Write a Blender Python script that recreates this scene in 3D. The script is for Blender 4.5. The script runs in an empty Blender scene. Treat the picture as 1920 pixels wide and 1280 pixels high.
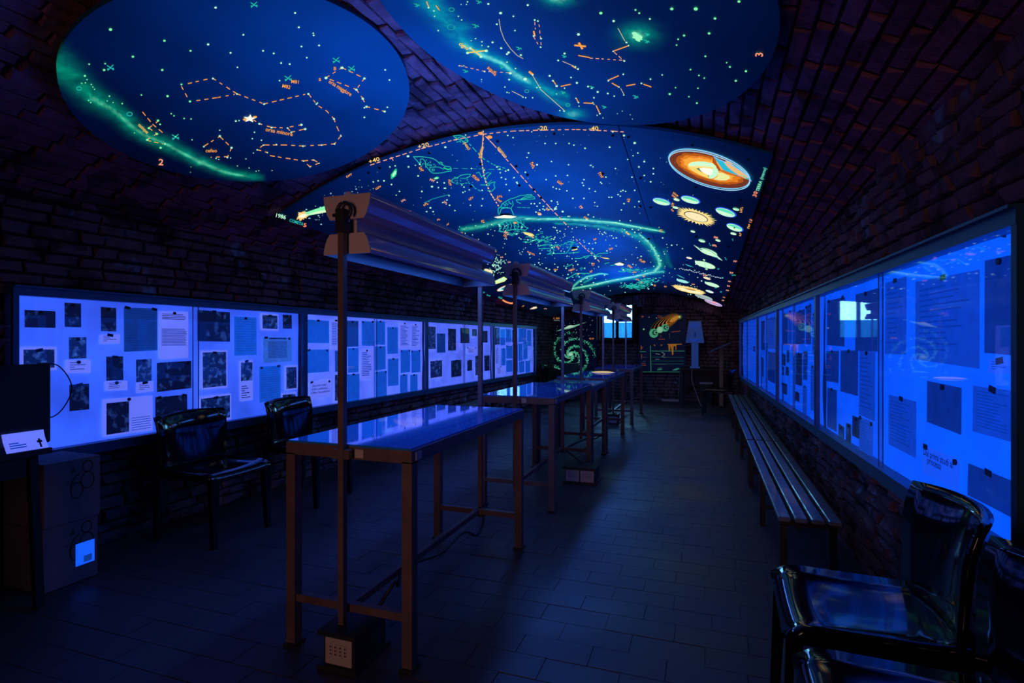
import bpy, math, random
import numpy as np
from mathutils import Vector, Matrix
from mathutils.geometry import tessellate_polygon
random.seed(7); np.random.seed(7)
sc = bpy.context.scene
COL = sc.collection
# ------------------------------------------------------------------ camera
F = 1035.0; VX = 1325.0; H = 1.3
TH = math.atan((VX-960)/F); CT, ST = math.cos(TH), math.sin(TH)
cd = bpy.data.cameras.new('camera'); cam = bpy.data.objects.new('camera', cd); COL.objects.link(cam)
cd.sensor_width = 36; cd.lens = F*36/1920; cd.clip_start = .02; cd.clip_end = 200
cam.location = (0, 0, H); cam.rotation_euler = (math.pi/2, 0, TH)
sc.camera = cam
# ------------------------------------------------------------------ world, exposure
sc.view_settings.view_transform = 'Standard'; sc.view_settings.look = 'None'
sc.view_settings.exposure = 0; sc.view_settings.gamma = 1; sc.view_settings.use_curve_mapping = False
W = bpy.data.worlds.new('world'); sc.world = W; W.use_nodes = True
W.node_tree.nodes['Background'].inputs[0].default_value = (.20, .60, 1, 1)
W.node_tree.nodes['Background'].inputs[1].default_value = 14
cy = sc.cycles; cy.max_bounces = 6; cy.diffuse_bounces = 2; cy.glossy_bounces = 3; cy.transmission_bounces = 4; cy.transparent_max_bounces = 8; cy.caustics_reflective = False; cy.caustics_refractive = False
# ------------------------------------------------------------------ lights
def area(name, loc, sx, sy, power, col, rot, spread=math.pi):
    l = bpy.data.lights.new(name, 'AREA'); l.shape = 'RECTANGLE'; l.size = sx; l.size_y = sy
    l.energy = power; l.color = col; l.spread = spread
    o = bpy.data.objects.new(name, l); COL.objects.link(o); o.location = loc; o.rotation_euler = rot
    return o
# warm light of the entrance room falling through the doorway behind the viewer
area('doorway_light', (-1.0, -2.28, 1.15), .9, 2.0, 5.0, (1, .52, .46), (math.radians(90), 0, 0), math.radians(75))
UV = (.05, .20, 1.0)
P_UP, P_DN = 17.5, 17.0

# ================================================================== helpers
def rays(p):
    p = np.atleast_2d(np.asarray(p, float)); a = (p[:, 0]-960)/F; b = (640-p[:, 1])/F
    return np.stack([a*CT-ST, a*ST+CT, b], 1)
def proj(P):
    P = np.atleast_2d(np.asarray(P, float)); X, Y, Z = P.T
    d = -X*ST+Y*CT
    return np.stack([960+F*(X*CT+Y*ST)/d, 640-F*(Z-H)/d], 1)
def at_z(px, py, z):
    r = rays((px, py))[0]; t = (z-H)/r[2]; return Vector((r[0]*t, r[1]*t, z))
def at_y(px, py, y):
    r = rays((px, py))[0]; t = y/r[1]; return Vector((r[0]*t, y, H+r[2]*t))

class N:
    def __init__(s, name):
        s.m = bpy.data.materials.new(name); s.m.use_nodes = True; s.t = s.m.node_tree; s.t.nodes.clear()
        s.out = s.t.nodes.new('ShaderNodeOutputMaterial')
    def n(s, typ, **k):
        o = s.t.nodes.new('ShaderNode'+typ)
        for a, b in k.items():
            if a.startswith('i_'):
                key = a[2:]; key = int(key) if key.isdigit() else key.replace('_', ' ')
                if isinstance(b, bpy.types.NodeSocket): s.t.links.new(b, o.inputs[key])
                else: o.inputs[key].default_value = b
            else: setattr(o, a, b)
        return o
    def link(s, a, b): s.t.links.new(a, b)
    def ramp(s, fac, stops):
        r = s.n('ValToRGB', i_0=fac); e = r.color_ramp.elements
        while len(e) < len(stops): e.new(.5)
        for q, (p, c) in zip(e, stops): q.position = p; q.color = (*c, 1) if len(c) == 3 else c
        return r
    def done(s, shader): s.link(shader, s.out.inputs[0]); return s.m
def rgba(c): return (c[0], c[1], c[2], 1)
def plain(name, col, rough=.5, metal=0, spec=.5, bump=0, bscale=40, coat=0, var=0, vscale=6, emit=None):
    g = N(name)
    p = g.n('BsdfPrincipled', i_Base_Color=rgba(col), i_Roughness=rough, i_Metallic=metal)
    p.inputs['Specular IOR Level'].default_value = spec
    if coat: p.inputs['Coat Weight'].default_value = coat; p.inputs['Coat Roughness'].default_value = .03
    tc = g.n('TexCoord')
    if var or bump:
        nz = g.n('TexNoise', i_Vector=tc.outputs['Object'], i_Scale=vscale, i_Detail=5.0)
        if var:
            r = g.ramp(nz.outputs[0], [(.3, [c*(1-var) for c in col]), (.7, [min(1, c*(1+var)) for c in col])])
            g.link(r.outputs[0], p.inputs['Base Color'])
        if bump:
            n2 = g.n('TexNoise', i_Vector=tc.outputs['Object'], i_Scale=bscale, i_Detail=4.0)
            b = g.n('Bump', i_Strength=bump, i_Distance=.01, i_Height=n2.outputs[0]); g.link(b.outputs[0], p.inputs['Normal'])
    if emit:
        p.inputs['Emission Color'].default_value = rgba(emit); p.inputs['Emission Strength'].default_value = 1
        g.m.cycles.emission_sampling = 'NONE'
    return g.done(p.outputs[0])
_glow = {}
def glow(col, s=1.0, base=.0):
    k = (tuple(col), s)
    if k not in _glow:
        g = N('fluorescent_paint'); e = g.n('Emission', i_Color=rgba(col), i_Strength=s)
        _glow[k] = g.done(e.outputs[0]); _glow[k].cycles.emission_sampling = 'NONE'
    return _glow[k]

ORG = {}
class MB:
    """collects geometry, then links it as one mesh object"""
    def __init__(s): s.v = []; s.f = []; s.mi = []; s.smooth = []
    def add(s, vs, fs, mi=0, sm=False):
        o = len(s.v); s.v += [tuple(x) for x in vs]
        for q in fs: s.f.append([o+i for i in q]); s.mi.append(mi); s.smooth.append(sm)
        return s
    def box(s, c, d, R=None, mi=0, bev=0):
        x, y, z = (d[0]/2, d[1]/2, d[2]/2); R = R or Matrix.Identity(3); c = Vector(c)
        if bev:
            b = min(bev, x*.9, y*.9, z*.9); vs = []; ring = []
            for (zz, ins) in ((-z, b), (-z+b, 0), (z-b, 0), (z, b)):
                xx, yy = x-ins, y-ins; k = b if ins == 0 else 0
                pts = [(-xx+k, -yy), (xx-k, -yy), (xx, -yy+k), (xx, yy-k), (xx-k, yy), (-xx+k, yy), (-xx, yy-k), (-xx, -yy+k)] if k else \
                      [(-xx+b*.4, -yy), (xx-b*.4, -yy), (xx, -yy+b*.4), (xx, yy-b*.4), (xx-b*.4, yy), (-xx+b*.4, yy), (-xx, yy-b*.4), (-xx, -yy+b*.4)]
                vs += [c+R@Vector((px, py, zz)) for px, py in pts]
            fs = [list(range(7, -1, -1)), list(range(24, 32))]
            for r in range(3):
                for i in range(8): j = (i+1) % 8; fs.append([r*8+i, r*8+j, r*8+8+j, r*8+8+i])
            return s.add(vs, fs, mi)
        vs = [c+R@Vector((sx*x, sy*y, sz*z)) for sz in (-1, 1) for sy in (-1, 1) for sx in (-1, 1)]
        return s.add(vs, [(0, 2, 3, 1), (4, 5, 7, 6), (0, 1, 5, 4), (2, 6, 7, 3), (0, 4, 6, 2), (1, 3, 7, 5)], mi)
    def span(s, a, b, mi=0, bev=0):
        a = Vector(a); b = Vector(b); return s.box((a+b)/2, [abs(q) for q in (b-a)], None, mi, bev)
    def bar(s, a, b, w, h=None, mi=0):
        a = Vector(a); b = Vector(b); h = h or w; d = b-a; L = d.length; z = d.normalized()
        up = Vector((0, 0, 1)) if abs(z.z) < .95 else Vector((0, 1, 0))
        x = up.cross(z).normalized(); y = z.cross(x)
        return s.box((a+b)/2, (w, h, L), Matrix((x, y, z)).transposed(), mi)
    def tube(s, pts, r, seg=8, mi=0, cap=True):
        pts = [Vector(p) for p in pts]; vs = []; n = len(pts); up0 = None
        for i, p in enumerate(pts):
            t = (pts[min(i+1, n-1)]-pts[max(i-1, 0)]).normalized()
            u = up0 if up0 is not None and abs(up0.dot(t)) < .95 else (Vector((0, 0, 1)) if abs(t.z) < .9 else Vector((1, 0, 0)))
            a = t.cross(u).normalized(); b = t.cross(a); up0 = u
            rr = r[i] if isinstance(r, (list, tuple)) else r
            vs += [p+(a*math.cos(q)+b*math.sin(q))*rr for q in [2*math.pi*k/seg for k in range(seg)]]
        fs = [[i*seg+k, i*seg+(k+1) % seg, (i+1)*seg+(k+1) % seg, (i+1)*seg+k] for i in range(n-1) for k in range(seg)]
        s.add(vs, fs, mi, True)
        if cap: s.add(vs[:seg], [list(range(seg))], mi); s.add(vs[-seg:], [list(range(seg-1, -1, -1))], mi)
        return s
    def extrude(s, prof, a, b, axis='y', mi=0, caps=True, sm=False):
        """prof: list of (u, w) pairs, extruded from a to b along axis"""
        mk = {'y': lambda u, w, t: (u, t, w), 'x': lambda u, w, t: (t, u, w), 'z': lambda u, w, t: (u, w, t)}[axis]
        n = len(prof); vs = [mk(u, w, a) for u, w in prof]+[mk(u, w, b) for u, w in prof]
        s.add(vs, [[i, (i+1) % n, n+(i+1) % n, n+i] for i in range(n)], mi, sm)
        if caps: s.add(vs[:n], [list(range(n-1, -1, -1))], mi); s.add(vs[n:], [list(range(n))], mi)
        return s
    def shell(s, grid, th, mi=0):
        """grid[i][j] of Vectors -> closed sheet of thickness th"""
        ni, nj = len(grid), len(grid[0]); top = []; bot = []
        for i in range(ni):
            for j in range(nj):
                du = grid[min(i+1, ni-1)][j]-grid[max(i-1, 0)][j]; dv = grid[i][min(j+1, nj-1)]-grid[i][max(j-1, 0)]
                nn = du.cross(dv).normalized(); top.append(grid[i][j]+nn*th/2); bot.append(grid[i][j]-nn*th/2)
        k = ni*nj; q = lambda i, j: i*nj+j
        fs = []
        for i in range(ni-1):
            for j in range(nj-1):
                fs.append([q(i, j), q(i+1, j), q(i+1, j+1), q(i, j+1)]); fs.append([k+q(i, j), k+q(i, j+1), k+q(i+1, j+1), k+q(i+1, j)])
        ed = [q(i, 0) for i in range(ni)]+[q(ni-1, j) for j in range(1, nj)]+[q(i, nj-1) for i in range(ni-2, -1, -1)]+[q(0, j) for j in range(nj-2, 0, -1)]
        for a, b in zip(ed, ed[1:]+ed[:1]): fs.append([b, a, k+a, k+b])
        return s.add(top+bot, fs, mi, True)
    def lathe(s, prof, c, seg=20, mi=0):
        c = Vector(c); vs = [c+Vector((r*math.cos(2*math.pi*k/seg), r*math.sin(2*math.pi*k/seg), z)) for r, z in prof for k in range(seg)]
        fs = [[i*seg+k, i*seg+(k+1) % seg, (i+1)*seg+(k+1) % seg, (i+1)*seg+k] for i in range(len(prof)-1) for k in range(seg)]
        return s.add(vs, fs, mi, True)
    def build(s, name, mats, parent=None, origin=None):
        if not isinstance(mats, (list, tuple)): mats = [mats]
        o = Vector(origin) if origin is not None else (ORG.get(parent.name, Vector()) if parent else Vector())
        me = bpy.data.meshes.new(name)
        me.from_pydata([(x-o[0], y-o[1], z-o[2]) for x, y, z in s.v], [], s.f)
        for m in mats: me.materials.append(m)
        me.polygons.foreach_set('material_index', s.mi); me.polygons.foreach_set('use_smooth', s.smooth); me.update()
        ob = bpy.data.objects.new(name, me); COL.objects.link(ob)
        if parent: ob.parent = parent; ORG[ob.name] = o
        else: ob.location = o; ORG[ob.name] = o
        return ob
def tag(o, label, cat, group=None):
    o['label'] = label; o['category'] = cat
    if group: o['group'] = group
    return o
def thing(name, label, cat, loc=(0, 0, 0), group=None):
    o = bpy.data.objects.new(name, None); COL.objects.link(o); o.location = loc; o.empty_display_size = .1
    ORG[o.name] = Vector(loc); return tag(o, label, cat, group)
def struct(o): o['kind'] = 'structure'; return o
def copy_tree(o, loc, label, rz=None):
    c = o.copy(); COL.objects.link(c); c.location = loc; c['label'] = label
    if rz is not None: c.rotation_euler.z = rz
    for ch in o.children:
        d = ch.copy(); COL.objects.link(d); d.parent = c
        for g in ch.children:
            e = g.copy(); COL.objects.link(e); e.parent = d
    return c

# ================================================================== shared materials
def masonry(name, dark, light, lime, lime_amt, sc_=9, mottle=3.2):
    g = N(name); geo = g.n('NewGeometry'); oi = g.n('ObjectInfo')
    p0 = geo.outputs['Position']
    n1 = g.n('TexNoise', i_Vector=p0, i_Scale=mottle, i_Detail=3.0, i_Roughness=.65)
    n2 = g.n('TexNoise', i_Vector=p0, i_Scale=sc_*4, i_Detail=2.0, i_Roughness=.7)
    vo = g.n('TexVoronoi', i_Vector=p0, i_Scale=5.5)
    add = g.n('Math', operation='ADD', i_0=n1.outputs[0], i_1=g.n('Math', operation='MULTIPLY', i_0=vo.outputs['Color'], i_1=.35).outputs[0])
    r = g.ramp(add.outputs[0], [(.35, dark), (.62, light), (.85, [c*.6 for c in dark])])
    lm = g.n('TexNoise', i_Vector=p0, i_Scale=2.1, i_Detail=4.0, i_Roughness=.8)
    lr = g.ramp(lm.outputs[0], [(.6, (0, 0, 0)), (.72, (lime_amt,)*3)])
    mx = g.n('Mix', data_type='RGBA'); g.link(lr.outputs[0], mx.inputs[0]); g.link(r.outputs[0], mx.inputs[6]); mx.inputs[7].default_value = rgba(lime)
    p = g.n('BsdfPrincipled', i_Base_Color=mx.outputs[2], i_Roughness=.9); p.inputs['Specular IOR Level'].default_value = .15
    b = g.n('Bump', i_Strength=.7, i_Distance=.012, i_Height=n2.outputs[0]); g.link(b.outputs[0], p.inputs['Normal'])
    return g.done(p.outputs[0])
M = {}
M['vault_brick'] = masonry('old_vault_brick', (.15, .055, .088), (.32, .12, .18), (.36, .26, .44), .5)
M['wall_brick'] = masonry('rough_wall_brick', (.10, .058, .066), (.21, .12, .14), (.26, .42, .55), .9)
M['mortar'] = masonry('mortar', (.020, .010, .012), (.04, .021, .024), (.10, .10, .13), .4)
def floor_mat():
    g = N('worn_clay_tile'); geo = g.n('NewGeometry')
    n1 = g.n('TexNoise', i_Vector=geo.outputs['Position'], i_Scale=1.7, i_Detail=6.0)
    n2 = g.n('TexNoise', i_Vector=geo.outputs['Position'], i_Scale=22.0, i_Detail=4.0)
    r = g.ramp(n1.outputs[0], [(.35, (.036, .028, .034)), (.7, (.060, .048, .058))])
    rr = g.ramp(n1.outputs[0], [(.3, (.38,)*3), (.7, (.6,)*3)])
    p = g.n('BsdfPrincipled', i_Base_Color=r.outputs[0], i_Roughness=rr.outputs[0]); p.inputs['Specular IOR Level'].default_value = .4
    b = g.n('Bump', i_Strength=.12, i_Distance=.01, i_Height=n2.outputs[0]); g.link(b.outputs[0], p.inputs['Normal'])
    return g.done(p.outputs[0])
M['tile'] = floor_mat()
M['joint'] = plain('floor_joint', (.05, .04, .045), .9, bump=.2)
M['steel'] = plain('brown_painted_steel', (.14, .085, .078), .42, .2, bump=.05, var=.2, vscale=12)
M['dark_steel'] = plain('dark_steel', (.022, .02, .022), .5, .4, var=.2)
M['enamel'] = plain('white_enamel', (.56, .44, .42), .35, spec=.5, var=.05)
M['reflector'] = plain('gloss_white_reflector', (.50, .34, .48), .16, spec=.7, coat=.6)
M['rubber'] = plain('black_rubber', (.012, .012, .014), .5)
M['black'] = plain('gloss_black_plastic', (.004, .004, .006), .10, spec=.5, coat=.2)
M['matte_black'] = plain('matte_black', (.010, .010, .012), .55)
M['socket'] = plain('socket_plastic', (.46, .36, .33), .5)
M['frame'] = plain('blue_grey_aluminium', (.03, .13, .24), .4, .35, var=.12, vscale=9)
M['wood'] = plain('weathered_slat_wood', (.16, .17, .13), .3, spec=.5, coat=.15, var=.3, vscale=14, bump=.08)
M['oak'] = plain('plain_oak', (.30, .17, .09), .5, var=.25, vscale=10)
M['card'] = plain('grey_cardboard', (.13, .10, .125), .8, var=.08)
M['ink'] = plain('dark_ink', (.02, .018, .02), .7)
M['pin'] = plain('black_pin', (.01, .01, .015), .4)
M['green_paint'] = plain('dark_green_paint', (.02, .07, .06), .5)
def glass_mat(name, tint=(1, 1, 1), ior=1.5, boost=.75):
    g = N(name); geo = g.n('NewGeometry'); io = g.n('MapRange', i_Value=geo.outputs['Backfacing']); io.inputs[3].default_value = ior; io.inputs[4].default_value = 1/ior
    fr = g.n('Fresnel', i_IOR=io.outputs[0])
    t = g.n('BsdfTransparent', i_Color=rgba(tint)); gl = g.n('BsdfGlossy', i_Roughness=.02)
    m = g.n('Math', operation='MULTIPLY', i_0=fr.outputs[0], i_1=boost)
    mx = g.n('MixShader', i_0=m.outputs[0]); g.link(t.outputs[0], mx.inputs[1]); g.link(gl.outputs[0], mx.inputs[2])
    return g.done(mx.outputs[0])
M['glass'] = glass_mat('display_glass')
M['table_glass'] = plain('blue_table_glass', (.02, .25, .85), .04, spec=1.0, coat=1.0)
for nd in M['table_glass'].node_tree.nodes:
    if nd.type == 'BSDF_PRINCIPLED': nd.inputs['IOR'].default_value = 1.9; nd.inputs['Coat IOR'].default_value = 1.8
M['teal_top'] = plain('teal_table_board', (.03, .16, .20), .25, spec=.5, coat=.4)

# ================================================================== the room shell
LX = lambda y: -3.62+.0268*y          # front of the left display cases
RX = lambda y: .86-.03*y           # front of the right display cases
XL = lambda y: LX(y)-.10
XR = lambda y: .92-.018*y
Y0, Y1 = -2.35, 12.6
R_V, XC, KS = 4.14, -1.334, .045
def mural_z(X, Y): return 2.736-KS*(Y-3.5)-(R_V-np.sqrt(np.maximum(R_V**2-(X-XC)**2, .01)))
def vault_z(X, Y): return mural_z(X, Y)+.075

def hit(surf, px):
    """photo points -> points on a ceiling surface z = surf(X, Y)"""
    D = rays(px); lo = np.full(len(D), .6); hi = np.full(len(D), 14.5)
    f = lambda t: H+t*D[:, 2]-surf(t*D[:, 0], t*D[:, 1])
    for _ in range(46):
        m = (lo+hi)/2; neg = f(m) < 0; lo = np.where(neg, m, lo); hi = np.where(neg, hi, m)
    P = D*((lo+hi)/2)[:, None]; P[:, 2] += H
    return P

# floor
fl = MB(); fl.add([(XL(Y0)-.2, Y0, -.0025), (XR(Y0)+.2, Y0, -.0025), (XR(Y1)+.2, Y1+.1, -.0025), (XL(Y1)-.2, Y1+.1, -.0025),
                   (XL(Y0)-.2, Y0, -.1), (XR(Y0)+.2, Y0, -.1), (XR(Y1)+.2, Y1+.1, -.1), (XL(Y1)-.2, Y1+.1, -.1)],
                  [(0, 1, 2, 3), (7, 6, 5, 4), (0, 4, 5, 1), (1, 5, 6, 2), (2, 6, 7, 3), (3, 7, 4, 0)])
floor = struct(fl.build('floor', M['joint']))
# walls
def side_wall(name, fx, sgn):
    m = MB(); ys = [Y0, 0, 3, 6, 9, Y1+.1]; vs = []
    for y in ys:
        x = fx(y); zt = float(vault_z(x, y))+.03
        vs += [(x, y, 0), (x, y, zt), (x+sgn*.2, y, zt), (x+sgn*.2, y, 0)]
    fs = []
    for i in range(len(ys)-1):
        for k in range(4): a, b = i*4+k, i*4+(k+1) % 4; fs.append((a, b, b+4, a+4))
    fs += [(0, 1, 2, 3), tuple(len(vs)-4+k for k in (3, 2, 1, 0))]
    m.add(vs, fs); return struct(m.build(name, M['mortar']))
wall_left = side_wall('wall_left', XL, -1); wall_right = side_wall('wall_right', XR, 1)
# vault
m = MB(); nx = 28; ys = np.linspace(Y0, Y1+.1, 18); g = []
for y in ys:
    xs = np.linspace(XL(y)-.12, XR(y)+.12, nx+1); g.append([Vector((x, y, float(vault_z(x, y))+.045)) for x in xs])
m.shell(g, .07); ceiling = struct(m.build('ceiling', M['mortar']))
# back wall with the window opening
wa, wb = at_y(1124, 556, Y1), at_y(1187, 637, Y1)
WX0, WX1, WZ0, WZ1 = wa.x, wb.x, wb.z, wa.z
m = MB(); xa, xb, zt, yb0, yb1 = XL(Y1)-.2, XR(Y1)+.2, 2.75, Y1, Y1+.35
m.span((xa, yb0, 0), (xb, yb1, WZ0)); m.span((xa, yb0, WZ1), (xb, yb1, zt)); m.span((xa, yb0, WZ0), (WX0, yb1, WZ1)); m.span((WX1, yb0, WZ0), (xb, yb1, WZ1))
wall_back = struct(m.build('wall_back', M['mortar']))
# wall behind the viewer with a doorway
m = MB(); dx0, dx1 = -1.6, -.5
m.span((XL(Y0)-.2, Y0-.2, 0), (dx0, Y0, 3.2)); m.span((dx1, Y0-.2, 0), (XR(Y0)+.2, Y0, 3.2)); m.span((dx0, Y0-.2, 2.25), (dx1, Y0, 3.2))
m.span((dx0-.4, Y0-1.7, 0), (dx0-.2, Y0-.2, 2.9)); m.span((dx1+.2, Y0-1.7, 0), (dx1+.4, Y0-.2, 2.9)); m.span((dx0-.4, Y0-1.9, 0), (dx1+.4, Y0-1.7, 2.9)); m.span((dx0-.4, Y0-1.9, 2.9), (dx1+.4, Y0-.1, 3.0)); m.span((dx0-.4, Y0-1.9, -.1), (dx1+.4, Y0, -.006))  # closed ante-room added to keep sky light out of the doorway
struct(m.build('wall_front', M['mortar']))
m = MB(); m.span((dx0-.06, Y0-.05, 0), (dx0, Y0+.03, 2.31)); m.span((dx1, Y0-.05, 0), (dx1+.06, Y0+.03, 2.31)); m.span((dx0, Y0-.05, 2.25), (dx1, Y0+.03, 2.31))
struct(m.build('door_1', M['oak']))

# ---- bricks, tiles: the largest in view as objects of their own, the rest joined
def brick_mesh(name, mat, j=.06, ins=(.94, .86)):
    bs = []
    for k in range(5):
        v = [(sx*.5+random.uniform(-j, j)*.5, sy*.5+random.uniform(-j, j), sz*.5+(random.uniform(-4*j, 2.5*j) if sz > 0 else 0)) for sz in (-1, 1) for sy in (-1, 1) for sx in (-1, 1)]
        # second ring for worn edges
        top = [(x*ins[0], y*ins[1], z) for x, y, z in v[4:]]; mid = [(x, y, z*.55) for x, y, z in v[4:]]
        vs = v[:4]+mid+top
        fs = [(0, 1, 5, 4), (1, 3, 7, 5), (3, 2, 6, 7), (2, 0, 4, 6), (4, 5, 9, 8), (5, 7, 11, 9), (7, 6, 10, 11), (6, 4, 8, 10), (8, 9, 11, 10)]
        me = bpy.data.meshes.new(name); me.from_pydata(vs, [], fs); me.materials.append(mat); me.update(); bs.append((me, np.array(vs), fs))
    return bs
def lay(name, rest_name, parent, items, mat, limit=300, j=.06, ins=(.94, .86)):
    """items: (score, centre, len_dir, wid_dir, normal, (L, W, D))"""
    var = brick_mesh(name, mat, j, ins); items.sort(key=lambda q: -q[0]); vs = []; fs = []; n0 = 0
    for i, (s_, c, a, b, n, d) in enumerate(items):
        me, v, f = var[i % 5]
        R = np.array([np.array(a)*d[0], np.array(b)*d[1], np.array(n)*d[2]])
        if i < limit and s_ > 0:
            o = bpy.data.objects.new(name, me); COL.objects.link(o); o.parent = parent
            mt = Matrix.Identity(4)
            for r in range(3):
                for q in range(3): mt[q][r] = R[r][q]
                mt[r][3] = c[r]
            o.matrix_basis = mt
        else:
            w = v@R+np.array(c); vs.append(w); fs += [tuple(n0+q for q in t) for t in f]; n0 += len(v)
    if vs:
        me = bpy.data.meshes.new(rest_name); me.from_pydata(np.concatenate(vs).tolist(), [], fs); me.materials.append(mat); me.update()
        o = bpy.data.objects.new(rest_name, me); COL.objects.link(o); o.parent = parent; o['kind'] = 'stuff'
D2 = [(208, 0), (135, 62), (110, 124), (135, 208), (197, 270), (281, 312), (390, 340), (490, 337), (597, 329), (681, 295), (737, 247), (765, 180), (757, 121), (723, 67), (667, 28), (597, 0)]
D3 = [(719, 0), (740, 40), (775, 75), (825, 115), (887, 152), (950, 182), (1012, 210), (1075, 225), (1155, 234), (1230, 228), (1295, 218), (1355, 198), (1405, 168), (1442, 130), (1462, 82), (1462, 38), (1455, 0)]
MU = [(515, 403), (600, 358), (760, 285), (905, 243), (1150, 234), (1300, 253), (1450, 293), (1355, 575), (1009, 586)]
def inside(p, poly):
    x, y = p; c = False; n = len(poly)
    for i in range(n):
        (x1, y1), (x2, y2) = poly[i], poly[i-1]
        if (y1 > y) != (y2 > y) and x < (x2-x1)*(y-y1)/(y2-y1)+x1: c = not c
    return c
def score(c, ok=lambda p: True):
    d = -c[0]*ST+c[1]*CT
    if d < .4: return -1
    p = proj(c)[0]
    if not (-30 < p[0] < 1950 and -30 < p[1] < 1300) or not ok(p): return -1
    return 1/d**2
# ceiling bricks, courses running down the length of the vault
its = []; L0, W0 = .262, .074
for k in range(-40, 41):
    th = (k+.5)*W0/R_V; dx = R_V*math.sin(th)
    y = .55-random.random()*.26
    while y < Y1-.02:
        L = L0*random.uniform(.86, 1.1); yc = y+L/2; y += L+.014
        X = XC+dx
        if X < XL(yc)-.03 or X > XR(yc)+.03: continue
        if 3.95 < yc < 11.6 and -2.9 < X < .15: continue
        z = float(vault_z(X, yc)); nrm = np.array((-math.sin(th), 0, -math.cos(th)))
        c = np.array((X, yc, z+.012))+nrm*random.uniform(-.006, .005)
        its.append((score(c, lambda p: not inside(p, D2) and not inside(p, D3) and not inside(p, MU) and p[1] < 600), c, (0, 1, -KS), (math.cos(th), 0, -math.sin(th)), nrm, (L, W0-.012, .045)))
lay('brick', 'vault_brickwork', ceiling, its, M['vault_brick'])
# side walls: rough courses above and below the display cases
for (fx, sgn, wall, zlo, zhi, ny0) in ((XL, 1, wall_left, .60, 1.60, 1.9), (XR, -1, wall_right, .62, 1.66, 1.66)):
    its = []; z = .0; slope = fx(1)-fx(0); tl = np.array((slope, 1, 0)); tl /= np.linalg.norm(tl); nr = np.array((sgn, -sgn*slope, 0)); nr /= np.linalg.norm(nr)
    while z < 2.75:
        h = random.uniform(.060, .082); y = .2-random.random()*.2
        while y < Y1-.03:
            L = random.uniform(.12, .27); yc = y+L/2; y += L+.016
            zc = z+h/2
            if zc+h/2 > float(vault_z(fx(yc), yc))+.02: continue
            if zlo+.06 < zc < zhi-.06 and yc > ny0+.1 and yc < 10.8: continue
            c = np.array((fx(yc), yc, zc))+nr*random.uniform(-.012, .008)
            its.append((score(c), c, tl, (0, 0, 1), nr, (L, h-.014, random.uniform(.04, .06))))
        z += h
    lay('brick', 'wall_brickwork', wall, its, M['wall_brick'], j=.09)
# back wall
its = []; z = 0
GX0, GX1 = at_y(1031, 640, Y1).x, at_y(1119, 640, Y1).x
PX0, PX1 = at_y(1197, 640, Y1).x, at_y(1287, 640, Y1).x
while z < 2.5:
    h = .074; x = XL(Y1)-random.random()*.2
    while x < XR(Y1):
        L = random.uniform(.18, .27); xc = x+L/2; x += L+.014; zc = z+h/2
        if zc > float(vault_z(xc, Y1))-.01: continue
        if WX0-.05-L/2 < xc < WX1+.05+L/2 and WZ0-.09 < zc < WZ1+.09: continue
        if (GX0+.15 < xc < GX1-.15 or PX0+.15 < xc < PX1-.15) and .7 < zc < 1.8: continue
        c = np.array((xc, Y1, zc))+np.array((0, random.uniform(-.008, .01), 0))
        its.append((score(c), c, (1, 0, 0), (0, 0, 1), (0, -1, 0), (L, h-.012, .05)))
    z += h
lay('brick', 'wall_brickwork', wall_back, its, M['wall_brick'])
# row of bricks on edge forming the low arch over the window
ab = MB(); arch = MB()
for k in range(52):
    X = -3.1+k*.066
    zz = float(vault_z(X, Y1))-.17
    arch.box((X, Y1-.055, zz), (.052, .12, .22), Matrix.Rotation(-(X-XC)/R_V, 3, 'Y'))
arch.build('arch_brickwork', M['wall_brick'], wall_back)['kind'] = 'stuff'
# floor tiles
its = []; TY, TX = .152, .302
for r in range(int((Y1-.02+.4)/TY)):
    y = -.4+(r+.5)*TY; x = XL(y)+random.random()*.05-(.15 if r % 2 else 0)
    while x < XR(y)-.02:
        xc = x+TX/2; x += TX; a, b = max(xc-TX/2, XL(y)), min(xc+TX/2, XR(y)); xc = (a+b)/2
        if b-a < .04: continue
        c = np.array((xc, y, -.010+random.uniform(-.0012, .0012)))
        its.append((score(c), c, (1, 0, 0), (0, 1, 0), (0, 0, 1), (b-a-.0022, TY-.0022, .02)))
lay('tile', 'floor_tiling', floor, its, M['tile'], j=.003, ins=(.995, .990))

# window in the back wall
win = MB(); fd = Y1+.16
for x0_, x1_, z0_, z1_ in ((WX0, WX0+.045, WZ0, WZ1), (WX1-.045, WX1, WZ0, WZ1), (WX0, WX1, WZ0, WZ0+.05), (WX0, WX1, WZ1-.05, WZ1), ((WX0+WX1)/2-.035, (WX0+WX1)/2+.035, WZ0, WZ1)):
    win.span((x0_, fd, z0_), (x1_, fd+.05, z1_))
window = struct(win.build('window_1', M['matte_black']))
g = N('dirty_window_glass'); tcn = g.n('NewGeometry'); nz = g.n('TexNoise', i_Vector=tcn.outputs['Position'], i_Scale=30.0, i_Detail=5.0)
rr = g.ramp(nz.outputs[0], [(.3, (.72, .72, .72)), (.65, (.95, .95, .95))]); tr = g.n('BsdfTransparent', i_Color=rr.outputs[0]); tl_ = g.n('BsdfTranslucent', i_Color=(.1, .35, .6, 1))
mx = g.n('MixShader', i_0=.12); g.link(tr.outputs[0], mx.inputs[1]); g.link(tl_.outputs[0], mx.inputs[2]); M['win_glass'] = g.done(mx.outputs[0])
xm = (WX0+WX1)/2
for a, b in ((WX0+.045, xm-.035), (xm+.035, WX1-.045)):
    MB().span((a, fd+.02, WZ0+.05), (b, fd+.026, WZ1-.05)).build('pane', M['win_glass'], window)
MB().span((WX0-.03, Y1-.03, WZ0-.04), (WX1+.03, Y1+.16, WZ0)).build('window_sill', M['mortar'], window)
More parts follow.
